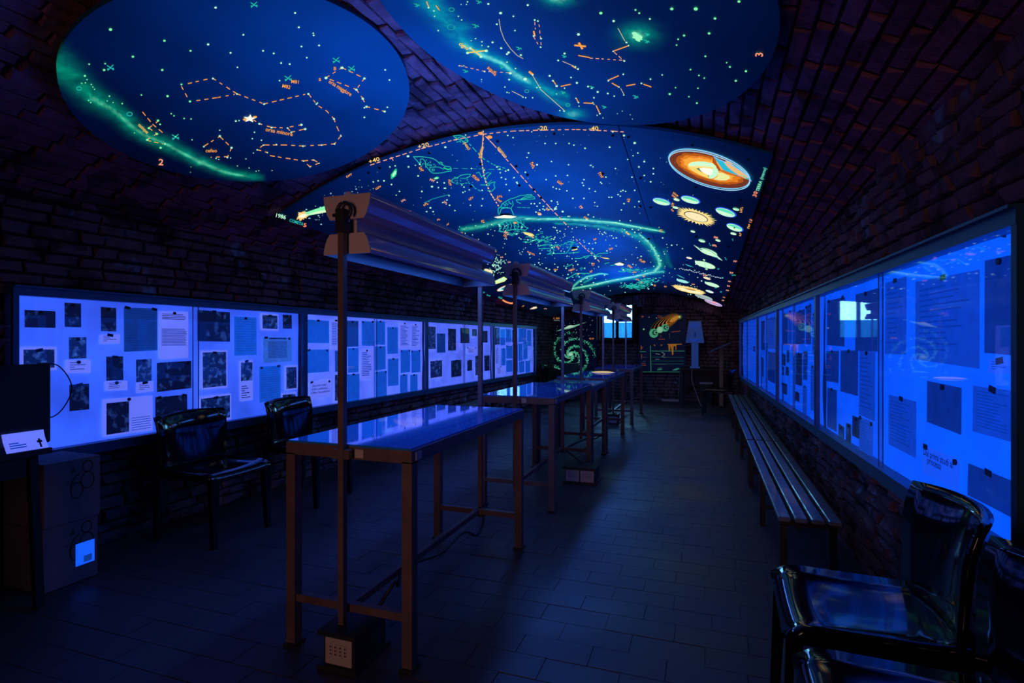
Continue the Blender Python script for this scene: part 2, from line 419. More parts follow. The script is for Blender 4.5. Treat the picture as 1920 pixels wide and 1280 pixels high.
# added bank outside the window, curved and coloured for the pane's white-to-blue gradient
m = MB(); prof = []
for k in range(16):
    q = k/15; prof.append((Y1+.5+q*3.0, .9+.95*q**.6))
vs = [(x, y, z) for y, z in prof for x in (-5.5, 1.5)]
m.add(vs, [(2*i, 2*i+1, 2*i+3, 2*i+2) for i in range(15)], 0, True)
bank = struct(m.build('added_bank', plain('blue_gradient_bank', (.002, .036, .085), .9, bump=.4, bscale=12, var=.25, vscale=5, spec=0)))

# ================================================================== painted ceiling panels
STAR = (.50, 1.0, .74); GREENSTAR = (.22, .95, .42); WHITE = (1.0, 1.0, .86); TEAL = (.02, .50, .44); ORANGE = (1.0, .36, .09); RED = (1.0, .16, .05)
PINK = (1.0, .42, .30); YEL = (1.0, .78, .30); MINT = (.62, 1.0, .66); CYAN = (.02, .55, .80); BLUE = (.03, .12, .85); BROWN = (.17, .035, .02); AMBER = (.85, .24, .02)
GREEN = (.02, .62, .28); DIMGREEN = (.01, .22, .14); LILAC = (.62, .45, .75); GREYM = (.38, .50, .48); DARK = (.0006, .0012, .004); TAN = (.85, .50, .20); DIMRED = (.55, .12, .05)
def text_geo(s, cache={}):
    if s in cache: return cache[s]
    c = bpy.data.curves.new('t', 'FONT'); c.body = s; c.size = 1; c.resolution_u = 2; c.offset = .012
    o = bpy.data.objects.new('t', c); COL.objects.link(o); dg = bpy.context.evaluated_depsgraph_get()
    me = bpy.data.meshes.new_from_object(o.evaluated_get(dg)); v = [(p.co.x, p.co.y) for p in me.vertices]; f = [list(p.vertices) for p in me.polygons]
    bpy.data.objects.remove(o); bpy.data.meshes.remove(me); bpy.data.curves.remove(c)
    cache[s] = (v, f); return v, f
class Deco:
    """paint laid on a surface; coordinates are where the photo shows it, carried onto the surface itself"""
    def __init__(s, onto, off=(0, 0, -1)): s.onto = onto; s.off = np.array(off, float); s.parts = {}
    dim = 1.0
    def raw(s, part, col, pts, faces, layer=0):
        pts = [tuple(p) for p in pts]; fine = []
        for f in faces:
            q = [pts[i] for i in f]; w = max(a[0] for a in q)-min(a[0] for a in q); h = max(a[1] for a in q)-min(a[1] for a in q)
            if max(w, h) < 9: fine.append(list(f)); continue
            tris = [[f[i] for i in t] for t in tessellate_polygon([[Vector((a[0], a[1], 0)) for a in q]])] if len(f) > 3 else [list(f)]
            while tris:                                    # so that the paint follows the curve of the board
                a, b, c = tris.pop(); L = [(math.dist(pts[i], pts[j]), i, j, k) for i, j, k in ((a, b, c), (b, c, a), (c, a, b))]; l, i, j, k = max(L)
                if l < 9: fine.append([a, b, c]); continue
                pts.append(((pts[i][0]+pts[j][0])/2, (pts[i][1]+pts[j][1])/2)); m = len(pts)-1; tris += [[i, m, k], [m, j, k]]
        faces = fine
        P = s.onto(np.asarray(pts, float))+s.off*(.0025+.0012*layer)
        mb, mats = s.parts.setdefault(part, (MB(), []))
        mt = glow(col, s.dim)
        if mt not in mats: mats.append(mt)
        mb.add([tuple(p) for p in P], faces, mats.index(mt))
    def dot(s, x, y, r, col=STAR, part='painted_stars', n=8, sq=.8, a=0, layer=1):
        ca, sa = math.cos(a), math.sin(a)
        s.raw(part, col, [(x+r*math.cos(t)*ca-r*sq*math.sin(t)*sa, y+r*math.cos(t)*sa+r*sq*math.sin(t)*ca) for t in [2*math.pi*k/n for k in range(n)]], [list(range(n))], layer)
    def ell(s, x, y, rx, ry, deg, col, part='painted_planets', layer=1, n=28, jag=0):
        a = math.radians(deg); ca, sa = math.cos(a), math.sin(a); pts = []
        for k in range(n):
            t = 2*math.pi*k/n; q = 1+(random.uniform(-jag, jag) if jag else 0)
            u, w = rx*q*math.cos(t), ry*q*math.sin(t); pts.append((x+u*ca-w*sa, y+u*sa+w*ca))
        s.raw(part, col, pts, [list(range(n))], layer)
    def poly(s, pts, col, part='painted_planets', layer=1): s.raw(part, col, pts, [list(range(len(pts)))], layer)
    def line(s, pts, w, col, part='painted_lines', dash=None, layer=0):
        pts = [np.array(p, float) for p in pts]; V = []; Fc = []
        segs = []
        for a, b in zip(pts, pts[1:]):
            L = np.linalg.norm(b-a)
            if dash:
                t = 0
                while t < L: segs.append((a+(b-a)*t/L, a+(b-a)*min(1, (t+dash[0]*random.uniform(.7, 1.2))/L))); t += dash[0]+dash[1]
            else: segs.append((a, b))
        for a, b in segs:
            d = b-a; L = np.linalg.norm(d)
            if L < .05: continue
            n = np.array((-d[1], d[0]))/L*w/2; e = d/L*w*.3 if not dash else 0*d
            k = len(V); V += [a-e+n, a-e-n, b+e-n, b+e+n]; Fc.append((k, k+1, k+2, k+3))
        if V: s.raw(part, col, V, Fc, layer)
    def text(s, t, x, y, size, deg, col, part='painted_lettering', wide=1.0, layer=2, bold=False):
        v, f = text_geo(t)
        if not v: return
        a = math.radians(deg); ca, sa = math.cos(a), math.sin(a)
        s.raw(part, col, [(x+(u*wide*ca-w*sa)*size, y-(u*wide*sa+w*ca)*size) for u, w in v], f, layer)
    def word(s, x, y, L, h, deg, col=ORANGE):
        """a word too small to read: a run of letter-like strokes"""
        a = math.radians(deg); ca, sa = math.cos(a), -math.sin(a); n = max(2, int(L/2.6)); V = []; Fc = []
        for k in range(n):
            u = L*(k+.5)/n; hh = h*random.uniform(.7, 1)
            for (u0, u1, w0, w1) in ((u-L/n*.42, u-L/n*.1, 0, hh), (u-L/n*.42, u+L/n*.4, random.choice((0, hh*.4, hh*.72)), None)):
                w1 = w0+h*.3 if w1 is None else w1; i = len(V)
                for p, q in ((u0, w0), (u1, w0), (u1, w1), (u0, w1)): V.append((x+p*ca+q*sa, y+p*sa-q*ca))
                Fc.append((i, i+1, i+2, i+3))
        s.raw('painted_lettering', col, V, Fc, 2)
    def build(s, parent):
        for part, (mb, mats) in s.parts.items(): mb.build(part, mats, parent)['kind'] = 'stuff'
def panel_mat(name, base):
    """night-blue paint with a band of fluorescent green paint laid on by the vertex value 'glow'"""
    g = N(name); at = g.n('Attribute', attribute_name='glow'); geo = g.n('NewGeometry')
    n1 = g.n('TexNoise', i_Vector=geo.outputs['Position'], i_Scale=1.6, i_Detail=5.0); n2 = g.n('TexNoise', i_Vector=geo.outputs['Position'], i_Scale=14.0, i_Detail=7.0, i_Roughness=.7)
    r = g.ramp(n1.outputs[0], [(.3, [c*.7 for c in base]), (.7, [c*1.15 for c in base])])
    p = g.n('BsdfPrincipled', i_Base_Color=r.outputs[0], i_Roughness=.7); p.inputs['Specular IOR Level'].default_value = .15
    k = g.n('MapRange', i_Value=n2.outputs[0]); k.inputs[1].default_value = .3; k.inputs[2].default_value = .7; k.inputs[3].default_value = .2; k.inputs[4].default_value = 1.5
    ms = g.n('Math', operation='MULTIPLY', i_0=at.outputs['Fac'], i_1=k.outputs[0])
    cr = g.ramp(at.outputs['Fac'], [(0, (.0, .20, .16)), (.45, (.0, .52, .26)), (.85, (.22, .95, .55)), (1, (.5, 1, .72))])
    g.link(cr.outputs[0], p.inputs['Emission Color']); g.link(ms.outputs[0], p.inputs['Emission Strength'])
    mt = g.done(p.outputs[0]); mt.cycles.emission_sampling = 'NONE'; return mt
M['sky_panel'] = panel_mat('night_blue_panel', (.002, .130, .225))
def seg_dist(P, pl):
    """distance of photo points to a polyline, and the value w carried along it"""
    best = np.full(len(P), 1e9); val = np.zeros(len(P))
    for (ax, ay, aw), (bx, by, bw) in zip(pl, pl[1:]):
        a = np.array((ax, ay)); d = np.array((bx-ax, by-ay)); t = np.clip(((P-a)@d)/max(d@d, 1e-6), 0, 1)
        q = np.linalg.norm(P-(a+t[:, None]*d), axis=1); w = aw+(bw-aw)*t; r = q/w
        up = r < best; best = np.where(up, r, best)
    return best
def glow_value(P3, bands, blobs):
    p = proj(P3); g = np.zeros(len(p))
    for pl, s_ in bands: g = np.maximum(g, s_*np.exp(-seg_dist(p, pl)**2))
    for x, y, rx, ry, s_ in blobs: g = np.maximum(g, s_*np.exp(-(((p[:, 0]-x)/rx)**2+((p[:, 1]-y)/ry)**2)))
    return np.where(g < .015, 0, g)
def set_glow(ob, vals):
    a = ob.data.attributes.new('glow', 'FLOAT', 'POINT'); a.data.foreach_set('value', np.asarray(vals, np.float32))

def disc_panel(name, label, c, sx, sy, r, bands, blobs):
    c = np.array(c); onto = lambda X, Y: c[2]+sx*(X-c[0])+sy*(Y-c[1])
    n = np.array((sx, sy, -1)); n = n/np.linalg.norm(n); u = np.array((1, 0, sx)); u /= np.linalg.norm(u); v = np.cross(n, u)
    NR, NS = 70, 132; P = [c]; fs = []
    for i in range(1, NR+1):
        for k in range(NS): t = 2*math.pi*k/NS; P.append(c+(u*math.cos(t)+v*math.sin(t))*r*i/NR)
    for k in range(NS): fs.append((0, 1+(k+1) % NS, 1+k))
    for i in range(NR-1):
        for k in range(NS): a, b = 1+i*NS+k, 1+i*NS+(k+1) % NS; fs.append((a, b, b+NS, a+NS))
    nb = len(P); P += [P[1+(NR-1)*NS+k]-n*.022 for k in range(NS)]
    for k in range(NS): a, b = 1+(NR-1)*NS+k, 1+(NR-1)*NS+(k+1) % NS; fs.append((a, b, nb+(k+1) % NS, nb+k))
    fs.append(tuple(nb+k for k in range(NS)))
    t = thing(name, label, 'ceiling panel', c)
    mb = MB(); mb.add(P, fs); ob = mb.build('board', M['sky_panel'], t); set_glow(ob, glow_value(np.array(P), bands, blobs))
    return t, Deco(lambda px: hit(onto, px), n)

# ---- round panel numbered 2
K = .85/.9
b2 = [([(108, 122, 26), (132, 141, 24), (169, 178, 20), (214, 205, 16), (247, 236, 15), (270, 253, 13), (309, 269, 13), (346, 287, 11), (380, 304, 10), (422, 322, 9), (464, 330, 8), (484, 332, 7)], .42),
      ([(169, 182, 8), (214, 208, 6), (247, 236, 6), (270, 253, 5), (309, 269, 5), (346, 289, 5), (380, 306, 6), (422, 323, 5), (464, 331, 4)], .66)]
t2, d = disc_panel('star_chart_panel', 'round blue star chart panel numbered 2 on the left of the vault', (-2.48*K, 2.54*K, 1.3+1.37*K), .280, -.058, .9*K, b2, [(378, 305, 16, 8, .7)])
S2 = '207,54,4 404,13,3 308,75,3 390,82,3 357,94,2.6 456,64,2.4 432,98,2.4 249,105,3 445,125,2 167,119,2.2 197,118,2.2 195,130,3 304,130,3 159,141,2.8 163,148,1.6 160,154,1.8 153,155,1.6 171,157,1.8 174,162,1.5 177,166,1.7 205,179,2 201,188,1.5 212,191,1.5 229,193,2 166,187,1.8 170,191,1.8 265,177,2 314,179,3 321,212,1.8 326,216,1.8 345,221,1.8 358,222,1.8 442,226,2.4 448,225,1.6 340,157,2.4 356,189,2.8 399,146,2.4 444,175,2.2 296,225,3 279,239,3 294,250,3 276,261,3 309,269,2.6 301,276,3 412,254,2.6 382,274,2 434,276,2.8 426,294,2.4 405,296,1.5 410,298,1.4 432,295,1.4 495,194,2.6 578,175,2.6 593,194,2.2 595,192,1.8 626,222,2.6 639,254,2 627,269,2.2 603,271,2 568,273,2.4 518,270,2 494,271,1.8 482,280,1.8 501,285,1.8 569,301,1.8 588,299,1.6 598,305,1.6 581,312,1.6 486,231,2.6 509,238,2.6 539,239,2 546,247,2 572,241,3 565,233,3 611,145,3.6 641,126,3.8 683,146,3 668,167,3 680,184,3 687,199,3 721,208,2.8 726,200,2 683,219,2.2 683,201,2 553,23,2.6 560,50,2.6 587,61,2 588,65,2.2 598,84,2.4 565,86,2.4 575,107,2.2 493,94,2.4 513,99,2.4 527,117,2.4 543,119,2.4 722,130,2.2 730,149,2.2 524,150,2 477,247,1.8 473,259,1.8 490,262,1.8 475,286,1.3 461,297,1.4 467,314,1.3 480,320,1.2 485,319,1.2 510,319,1.2 445,310,1.2 412,243,1.5 300,232,2.2 358,312,1 357,322,1 252,248,1.5 360,261,1.6 329,255,2'
for q in S2.split():
    x, y, r = map(float, q.split(',')); d.dot(x, y, r*.82, STAR if x > 380 else GREENSTAR)
L2 = [[(444, 175), (495, 194)], [(495, 194), (572, 176)], [(578, 175), (593, 194)], [(597, 198), (612, 207), (626, 222), (632, 238), (639, 254), (627, 269), (603, 271), (568, 273), (535, 271), (494, 271), (482, 280), (501, 285)], [(506, 291), (569, 301), (588, 299), (598, 305), (581, 312), (569, 301)],
      [(399, 146), (444, 175)], [(352, 156), (395, 146)], [(340, 161), (354, 187)], [(368, 188), (408, 182), (440, 176)], [(475, 224), (486, 231), (509, 238), (539, 239), (546, 247), (572, 241)], [(565, 233), (540, 238)],
      [(611, 145), (641, 126), (683, 146), (668, 167), (611, 145)], [(668, 167), (680, 184), (687, 199), (721, 208)], [(267, 209), (286, 232), (305, 248)], [(297, 226), (279, 239), (294, 250), (274, 262), (305, 269)], [(383, 273), (412, 255), (434, 276), (427, 293), (395, 294)]]
for l in L2: d.line(l, 1.5, ORANGE, dash=(8, 7))
pts = []
for k in range(10):
    a = -math.pi/2+k*math.pi/5+.1; q = 13 if k % 2 == 0 else 5.5; pts.append((468+q*math.cos(a), 221+q*.62*math.sin(a)))
d.raw('painted_stars', WHITE, pts+[(468, 221)], [(10, k, (k+1) % 10) for k in range(10)], 2)
d.dot(459, 223, 4, ORANGE, sq=.6, layer=1); d.dot(478, 218, 4, ORANGE, sq=.5, layer=1)
d.text('orsa maggiore', 615, 153, 10.5, -32, ORANGE, wide=.82); d.text('orsa minore', 497, 244, 10.5, -11, ORANGE, wide=1.0)
d.text('M81', 545, 154, 9, -5, ORANGE); d.text('M82', 528, 162, 9, -12, ORANGE); d.text('cefeo', 385, 284, 9, 0, ORANGE, wide=1.1)
d.text('cassiopea', 258, 233, 9, -44, (1, .55, .12), wide=.7); d.text('2', 296, 308, 17, -5, RED, wide=1.2); d.text('2', 296.6, 307.4, 16, -5, PINK, wide=1.2)
d.text('a', 597, 150, 11, 0, ORANGE); d.text('B', 625, 130, 9, 0, ORANGE)
for x, y in ((476, 8), (630, 112), (659, 128), (540, 146), (207, 126), (329, 256)): d.line([(x-6, y-4), (x+6, y+4)], 1.6, TEAL); d.line([(x+5, y-5), (x-5, y+5)], 1.6, TEAL); d.dot(x-5, y+2, 1.6, TEAL); d.dot(x+5, y+1, 1.6, TEAL)
for x, y, r in ((148, 165, 4.5), (243, 213, 5)): d.line([(x+r*math.cos(a), y+.7*r*math.sin(a)) for a in np.linspace(0, 6.3, 13)], 1.2, TEAL)
d.build(t2)

# ---- round panel numbered 3
b3 = [([(790, -10, 20), (815, 15, 22), (840, 45, 22), (865, 78, 18), (890, 95, 16), (920, 107, 12), (945, 120, 11), (965, 140, 12), (1000, 158, 12), (1035, 172, 11), (1062, 180, 7)], .46), ([(870, 85, 8), (905, 104, 7), (945, 120, 6), (965, 140, 8), (990, 152, 7)], .75), ([(1005, 162, 7), (1030, 185, 8), (1062, 196, 8)], .35)]
t3, d = disc_panel('star_chart_panel', 'round blue star chart panel numbered 3 at the top of the vault', (-.61*K, 2.40*K, 1.3+1.40*K), -.252, -.104, .9*K, b3, [(1195, 66, 34, 20, .62), (1194, 66, 14, 9, .85), (1047, -3, 30, 14, .75), (1075, 214, 20, 9, .72), (862, 50, 26, 10, .35)])
S3 = '916,6,3 939,23,4 990,8,3 963,29,2.4 932,44,2.6 966,56,2.2 924,78,3 940,89,3 954,97,3.4 951,100,3 977,102,3 916,86,2.4 882,89,3.4 877,98,4 912,94,4.4 902,105,4 957,136,4 985,147,4.6 955,148,2.6 951,115,2 967,127,2 999,139,2.6 1007,163,2 1013,163,2 1058,207,2.2 1050,206,2 947,162,2 951,172,2 955,173,1.4 981,181,2 986,182,2 999,182,2 861,122,1.6 870,122,1.6 909,133,2.2 814,19,2.2 815,29,2 804,13,2.4 860,29,2 866,36,2 822,56,2.2 892,71,2 904,77,2 884,75,1.5 904,84,1.6 1003,36,2.6 1009,38,2.4 1001,66,2.6 1015,71,2.4 1014,87,2.4 1085,63,4 1127,23,4.4 1151,38,3.4 1059,99,3 1047,112,2.6 1079,124,2.6 1084,128,2.8 1171,113,2.6 1031,141,3 1037,150,2.6 1044,160,3.4 1059,164,2 1082,154,3 1071,144,2.2 1103,161,2.6 1110,164,2 1121,171,3 1140,174,2.6 1152,179,2 1114,182,2.2 1080,183,1.8 1085,191,2.2 1086,198,1.6 1112,191,1.6 1114,194,1.6 1125,212,2.4 1120,215,1.6 1131,220,1.4 1141,150,2.4 1161,162,2 1170,177,1.8 1169,138,2.4 1192,17,2.8 1199,23,2.8 1219,34,2.6 1260,15,4.4 1305,15,5.4 1341,33,3.6 1386,1,4 1283,65,3.2 1330,61,3.6 1272,72,2.4 1269,83,2.2 1323,104,2.6 1295,129,2.4 1311,140,2.2 1321,145,2.2 1267,163,2 1256,175,3.2 1292,180,2 1307,192,2.6 1309,164,2 1363,116,2 1369,124,2.8 1399,132,3.2 1380,150,3 1220,147,2.2 1242,139,2 1203,155,2.4 1175,78,2.8 1179,84,2 1150,95,2 1167,207,1.2 1158,212,1.2 1182,214,1.2 1186,222,1.2 903,148,1.6 903,152,1 1044,175,1.6 875,7,1.8 877,2,2 865,7,1.6'
for q in S3.split():
    x, y, r = map(float, q.split(',')); d.dot(x, y, r*.74, GREENSTAR if x > 1250 or y < 30 and x > 1060 else STAR)
for l in ([(877, 98), (912, 94)], [(882, 89), (902, 105)]): d.line(l, 2.2, (1, .62, .12))
for l in ([(1150, 95), (1178, 85)], [(1085, 103), (1106, 107)], [(1142, 149), (1160, 141)], [(1148, 155), (1160, 162)], [(1175, 160), (1191, 157)], [(1207, 157), (1221, 162)], [(1095, 192), (1112, 193)], [(1118, 197), (1124, 210)], [(1052, 161), (1070, 157)], [(800, 2), (804, 12)], [(818, 10), (824, 18)], [(1081, 184), (1084, 190)], [(1037, 150), (1042, 157)], [(1073, 123), (1080, 127)]): d.line(l, 1.8, ORANGE)
for l in ([(1003, 40), (1004, 54)], [(1011, 45), (1015, 84)], [(1001, 68), (1011, 85)], [(861, 122), (905, 132), (957, 136)], [(1106, 108), (1168, 112)], [(1152, 97), (1170, 113)]): d.line(l, 1.2, PINK, dash=(6, 5))
for l in ([(936, 35), (939, 55), (946, 74), (958, 91), (970, 103), (981, 109)], [(999, 141), (1012, 163)], [(1013, 166), (1058, 206)], [(1159, 52), (1172, 76)], [(1164, 165), (1170, 176)], [(960, 170), (980, 180)], [(1055, 114), (1076, 123)]): d.line(l, .9, (.75, .65, .5))
d.line([(1078, 84), (1098, 86)], 3.2, ORANGE); d.line([(1086, 80), (1092, 90)], 4, ORANGE)
d.text('cigno', 860, 82, 10, -32, (1, .66, .15), wide=.95); d.text('aquila', 913, 126, 10.5, -44, ORANGE, wide=.9); d.line([(1001, 58), (1003, 66)], 3, ORANGE); d.line([(993, 134), (999, 139)], 4, ORANGE)
d.text('3', 1431, 105, 21, 90, RED, wide=.9); d.text('3', 1430.4, 104.2, 19.5, 90, PINK, wide=.9)
for x, y, r, sgn in ((782, 9, 5, 0), (847, 17, 5, 1), (846, 50, 7, 1), (898, 3, 5, 0), (892, 48, 6, 0), (973, 90, 5, 0), (941, 125, 4, 0), (873, 133, 5, 0), (988, 170, 4, 1), (1056, 173, 4, 0), (1058, 105, 4, 0), (1065, 196, 4, 1), (1133, 200, 4, 0), (1192, 181, 5, 0), (1214, 64, 4, 0), (1213, 77, 5, 0), (1110, 163, 4, 0)):
    if sgn: d.line([(x+r*math.cos(a), y+.7*r*math.sin(a)) for a in np.linspace(0, 6.3, 11)], 1.0, TEAL, dash=(3, 1.5))
    else: d.line([(x-r, y-r*.6), (x+r, y+r*.2)], 1.2, TEAL); d.line([(x-r*.6, y+r*.5), (x+r*.8, y-r*.3)], 1.2, TEAL); d.line([(x-r*.2, y-r*.6), (x+r*.2, y+r*.6)], 1.2, TEAL)
d.ell(1195, 67, 11, 6.5, 32, (.35, .95, .55), 'painted_stars', 1, 18, .25)
d.build(t3)

# ---- the large vaulted mural
onto = lambda px: hit(mural_z, px)
a0 = onto([(1450, 293), (1355, 576), (515, 403), (1009, 586), (760, 350), (905, 452)])
def lin(p, q): return lambda y: p[0]+(q[0]-p[0])*(y-p[1])/(q[1]-p[1])
MXR, MXL, S_L = lin(a0[0], a0[1]), lin(a0[2], a0[3]), lin(a0[4], a0[5])
MY0, MY1 = 3.5, 12.05
s_r = onto([(1160, 237), (1234, 470)]); S_R = lin(s_r[0], s_r[1])
MW = [([(866, 430, 5), (900, 425, 6), (940, 415, 6), (975, 409, 6), (1010, 411, 5), (1060, 411, 5), (1100, 414, 5), (1150, 419, 5), (1200, 427, 5), (1243, 434, 3)], .62), ([(985, 410, 2), (1060, 411, 2), (1100, 413, 2.4), (1150, 417, 2.4), (1210, 428, 2.2), (1245, 435, 1.4)], .95),
      ([(1040, 419, 2), (1080, 420, 3), (1120, 424, 4), (1165, 432, 5), (1200, 445, 7), (1220, 462, 9), (1232, 480, 9), (1238, 495, 9), (1232, 506, 8), (1205, 514, 5)], .52), ([(1200, 440, 2), (1217, 455, 2.6), (1228, 470, 3), (1235, 486, 3), (1237, 498, 4), (1228, 508, 4)], .95),
      ([(1246, 470, 5), (1252, 490, 5), (1258, 500, 3)], .3), ([(1244, 509, 3), (1215, 512, 4), (1190, 519, 4), (1150, 526, 4), (1110, 535, 4), (1072, 542, 2.4)], .7), ([(1230, 509, 1.2), (1190, 518, 1.6), (1150, 525, 1.6), (1110, 534, 1.6), (1072, 541, 1.2)], 1.0),
      ([(1072, 539, 2), (1085, 528, 2.6), (1100, 519, 2.6), (1125, 513, 2), (1140, 514, 1.2)], .85), ([(1095, 530, 2), (1110, 521, 3)], .6)]
mural = thing('star_map_mural', 'large curved blue star map with planets covering the vault', 'mural', (XC, 7.5, float(mural_z(np.array(XC), np.array(7.5)))))
def mural_panel(xa, xb, ya, yb_):
    nv = int((yb_-ya)/.042)+2; nu = max(4, int((xb(ya)-xa(ya))/.021)); P = []; gap = .003
    for j in range(nv):
        y = ya+gap+(yb_-ya-2*gap)*j/(nv-1); xs = np.linspace(xa(y)+gap, xb(y)-gap, nu); z = mural_z(xs, np.full(nu, y))
        P.append(np.stack([xs, np.full(nu, y), z], 1))
    P = np.concatenate(P); n = len(P); fs = [(j*nu+i, (j+1)*nu+i, (j+1)*nu+i+1, j*nu+i+1) for j in range(nv-1) for i in range(nu-1)]
    ed = [j*nu for j in range(nv)]+[(nv-1)*nu+i for i in range(1, nu)]+[j*nu+nu-1 for j in range(nv-2, -1, -1)]+[i for i in range(nu-2, 0, -1)]
    T = P[ed]+np.array((0, 0, .018)); k = len(ed)
    fs += [(ed[i], n+i, n+(i+1) % k, ed[(i+1) % k]) for i in range(k)]
    mb = MB(); A = np.concatenate([P, T]); mb.add(A.tolist(), fs, 0, False); ob = mb.build('board', M['sky_panel'], mural); set_glow(ob, glow_value(A, MW, []))
for xa, xb in ((MXL, S_L), (S_L, S_R), (S_R, MXR)):
    for ya, yb_ in ((MY0, 6.3), (6.3, 9.2), (9.2, MY1)): mural_panel(xa, xb, ya, yb_)
d = Deco(onto)
def J(s, ox=0, oy=0, k=1.0): return [(ox+float(a)*k, oy+float(b)*k) for a, b in (q.split(',') for q in s.split())]
# stars read off the photo
SM = '720,338,2.4 731,312,2 741,310,2 766,312,2.4 784,329,2.4 700,340,2 709,338,2 734,345,2.2 749,358,2 743,365,1.6 779,309,1.6 787,307,2.4 820,341,2 833,342,2.2 835,352,2.2 810,349,3 822,351,2 791,358,2.4 843,384,2 838,374,2 830,379,1.8 842,366,2 807,389,2.6 800,396,2 812,396,2 853,394,2 905,372,2 904,356,2 903,385,2 868,360,2 872,358,1.6 866,346,1.6 833,352,1.8 765,292,3.4 835,275,3 873,252,2 952,253,2 962,257,2 997,246,1.6 1022,268,2 1042,268,2 1067,268,2 1076,271,2 1097,277,2.4 1143,275,2.4 991,286,2.2 988,294,2 1034,302,2 1066,308,2 1007,308,2.6 985,322,2.2 1042,329,2 1064,328,2 1024,336,2 1108,309,2 1112,312,1.8 1154,315,2 1149,246,2.4 1170,253,2.8 1190,267,3.4 1196,286,2 1187,291,1.8 1177,298,2 1225,315,2.2 1225,325,2.2 1208,328,2 1185,331,2 1220,340,2.4 1208,302,2.6 1198,312,2.4 1095,336,2 1092,342,2 1094,347,2 1105,353,2 1116,358,2 1063,357,2 1049,354,2 1043,353,2 1037,350,2 1136,331,2 1126,341,1.8 1128,343,1.8 1164,358,2 1168,356,2 1173,358,2 1159,364,2 1163,367,1.8 1142,369,2 1147,369,2 1190,356,2 1074,371,2.2 1095,371,2 1115,379,1.8 1170,381,2 1198,377,2.2 1199,387,2 1165,393,2 1190,387,1.6 1120,386,1.8 1043,387,2 948,320,2 940,332,2 948,335,2 964,332,2 969,341,2.4 949,345,2 970,343,2 955,356,2 938,323,2 908,318,2 884,315,2 937,316,2 932,312,2.4 953,318,2.6 870,350,2 880,355,1.8 882,384,1.8 1012,380,2 1007,386,2 1018,391,2 1021,393,2 1034,376,2.4 1045,378,2 1046,382,2 1019,386,2 1002,381,2 996,381,2 1025,391,2 1029,392,2 1033,391,2 1040,392,2 1043,391,2 1005,397,2.2 1012,393,2 1065,405,1.8 1068,405,1.6 1055,396,3 1041,390,3 1100,410,2.4 1103,402,2 1113,406,1.8 1155,417,2 1162,413,1.6 1182,413,1.6 1041,426,2 1060,429,1.4 1058,438,1.4 1073,428,1.6 1040,445,1.6 1075,444,1.6 1122,429,2 1130,439,1.8 1136,437,1.4 1150,446,1.6 1171,430,1.8'
for q in SM.split(): x, y, r = map(float, q.split(',')); d.dot(x, y, r*.76, STAR, sq=.78)
rng = random.Random(3)
def in_band(x, y): return inside((x, y), [(700, 420), (930, 405), (1225, 415), (1345, 520), (1300, 572), (1060, 562), (925, 520)])
def fits(x, y):
    p = onto([(x, y)])[0]; return MY0+.1 < p[1] < MY1-.15 and MXL(p[1])+.08 < p[0] < MXR(p[1])-.08
k = 0
while k < 340:
    x, y = rng.uniform(860, 1345), rng.uniform(420, 565)
    if not in_band(x, y) or not fits(x, y): continue
    d.dot(x, y, rng.choice((.7, .8, 1.0, 1.2, 1.6)), STAR, sq=.75, n=6); k += 1
k = 0
while k < 90:
    x, y = rng.uniform(540, 700), rng.uniform(335, 440)
    if fits(x, y): d.dot(x, y, rng.choice((.6, .8, 1.0, 1.6)), (.25, .55, .7), sq=.8, n=6); k += 1
k = 0
while k < 70:
    x, y = rng.uniform(650, 1300), rng.uniform(250, 420)
    if fits(x, y): d.dot(x, y, rng.choice((.5, .6, .8)), (.3, .7, .65), n=6); k += 1
for k in range(90): d.dot(rng.gauss(932, 9), rng.gauss(500, 8), rng.uniform(.6, 1.2), STAR, n=6)
# the dashed declination scale along the front edge
d.line(J('694,309 730,297 790,278 850,262 905,251 960,245 1020,243 1080,242 1150,245 1175,247'), 1.5, PINK, dash=(8, 5))
for tx, x, y, a in (('+40', 692, 306, 17), ('+20', 784, 278, 15), ('-20', 1008, 243, 2), ('-40', 1104, 243, 0)): d.text(tx, x, y, 11, a, (1, .62, .2), wide=1.25)
d.line([(733, 294), (737, 300)], 1.2, PINK)
# ecliptic and equator
d.line(J('906,244 906,260 904,280 903,300 906,320 912,345 920,362 930,378 936,388'), 2.0, (1, .55, .25), dash=(4, 2.2))
d.line(J('906,250 902,300'), 1.2, ORANGE)
d.line(J('902,246 925,270 960,310 1000,355 1040,398 1066,425'), 1.5, PINK, dash=(9, 3))
d.line(J('1080,448 1095,463 1115,480 1125,492'), 1.2, PINK, dash=(5, 3))
d.line(J('874,262 890,280 905,296 925,308 950,316'), 1.4, TEAL, dash=(5, 4)); d.line(J('850,315 900,316 950,318'), .7, TEAL, dash=(10, 6)); d.line(J('970,388 995,389'), .9, TEAL, dash=(6, 3)); d.line(J('795,380 812,372 842,364'), .7, TEAL)
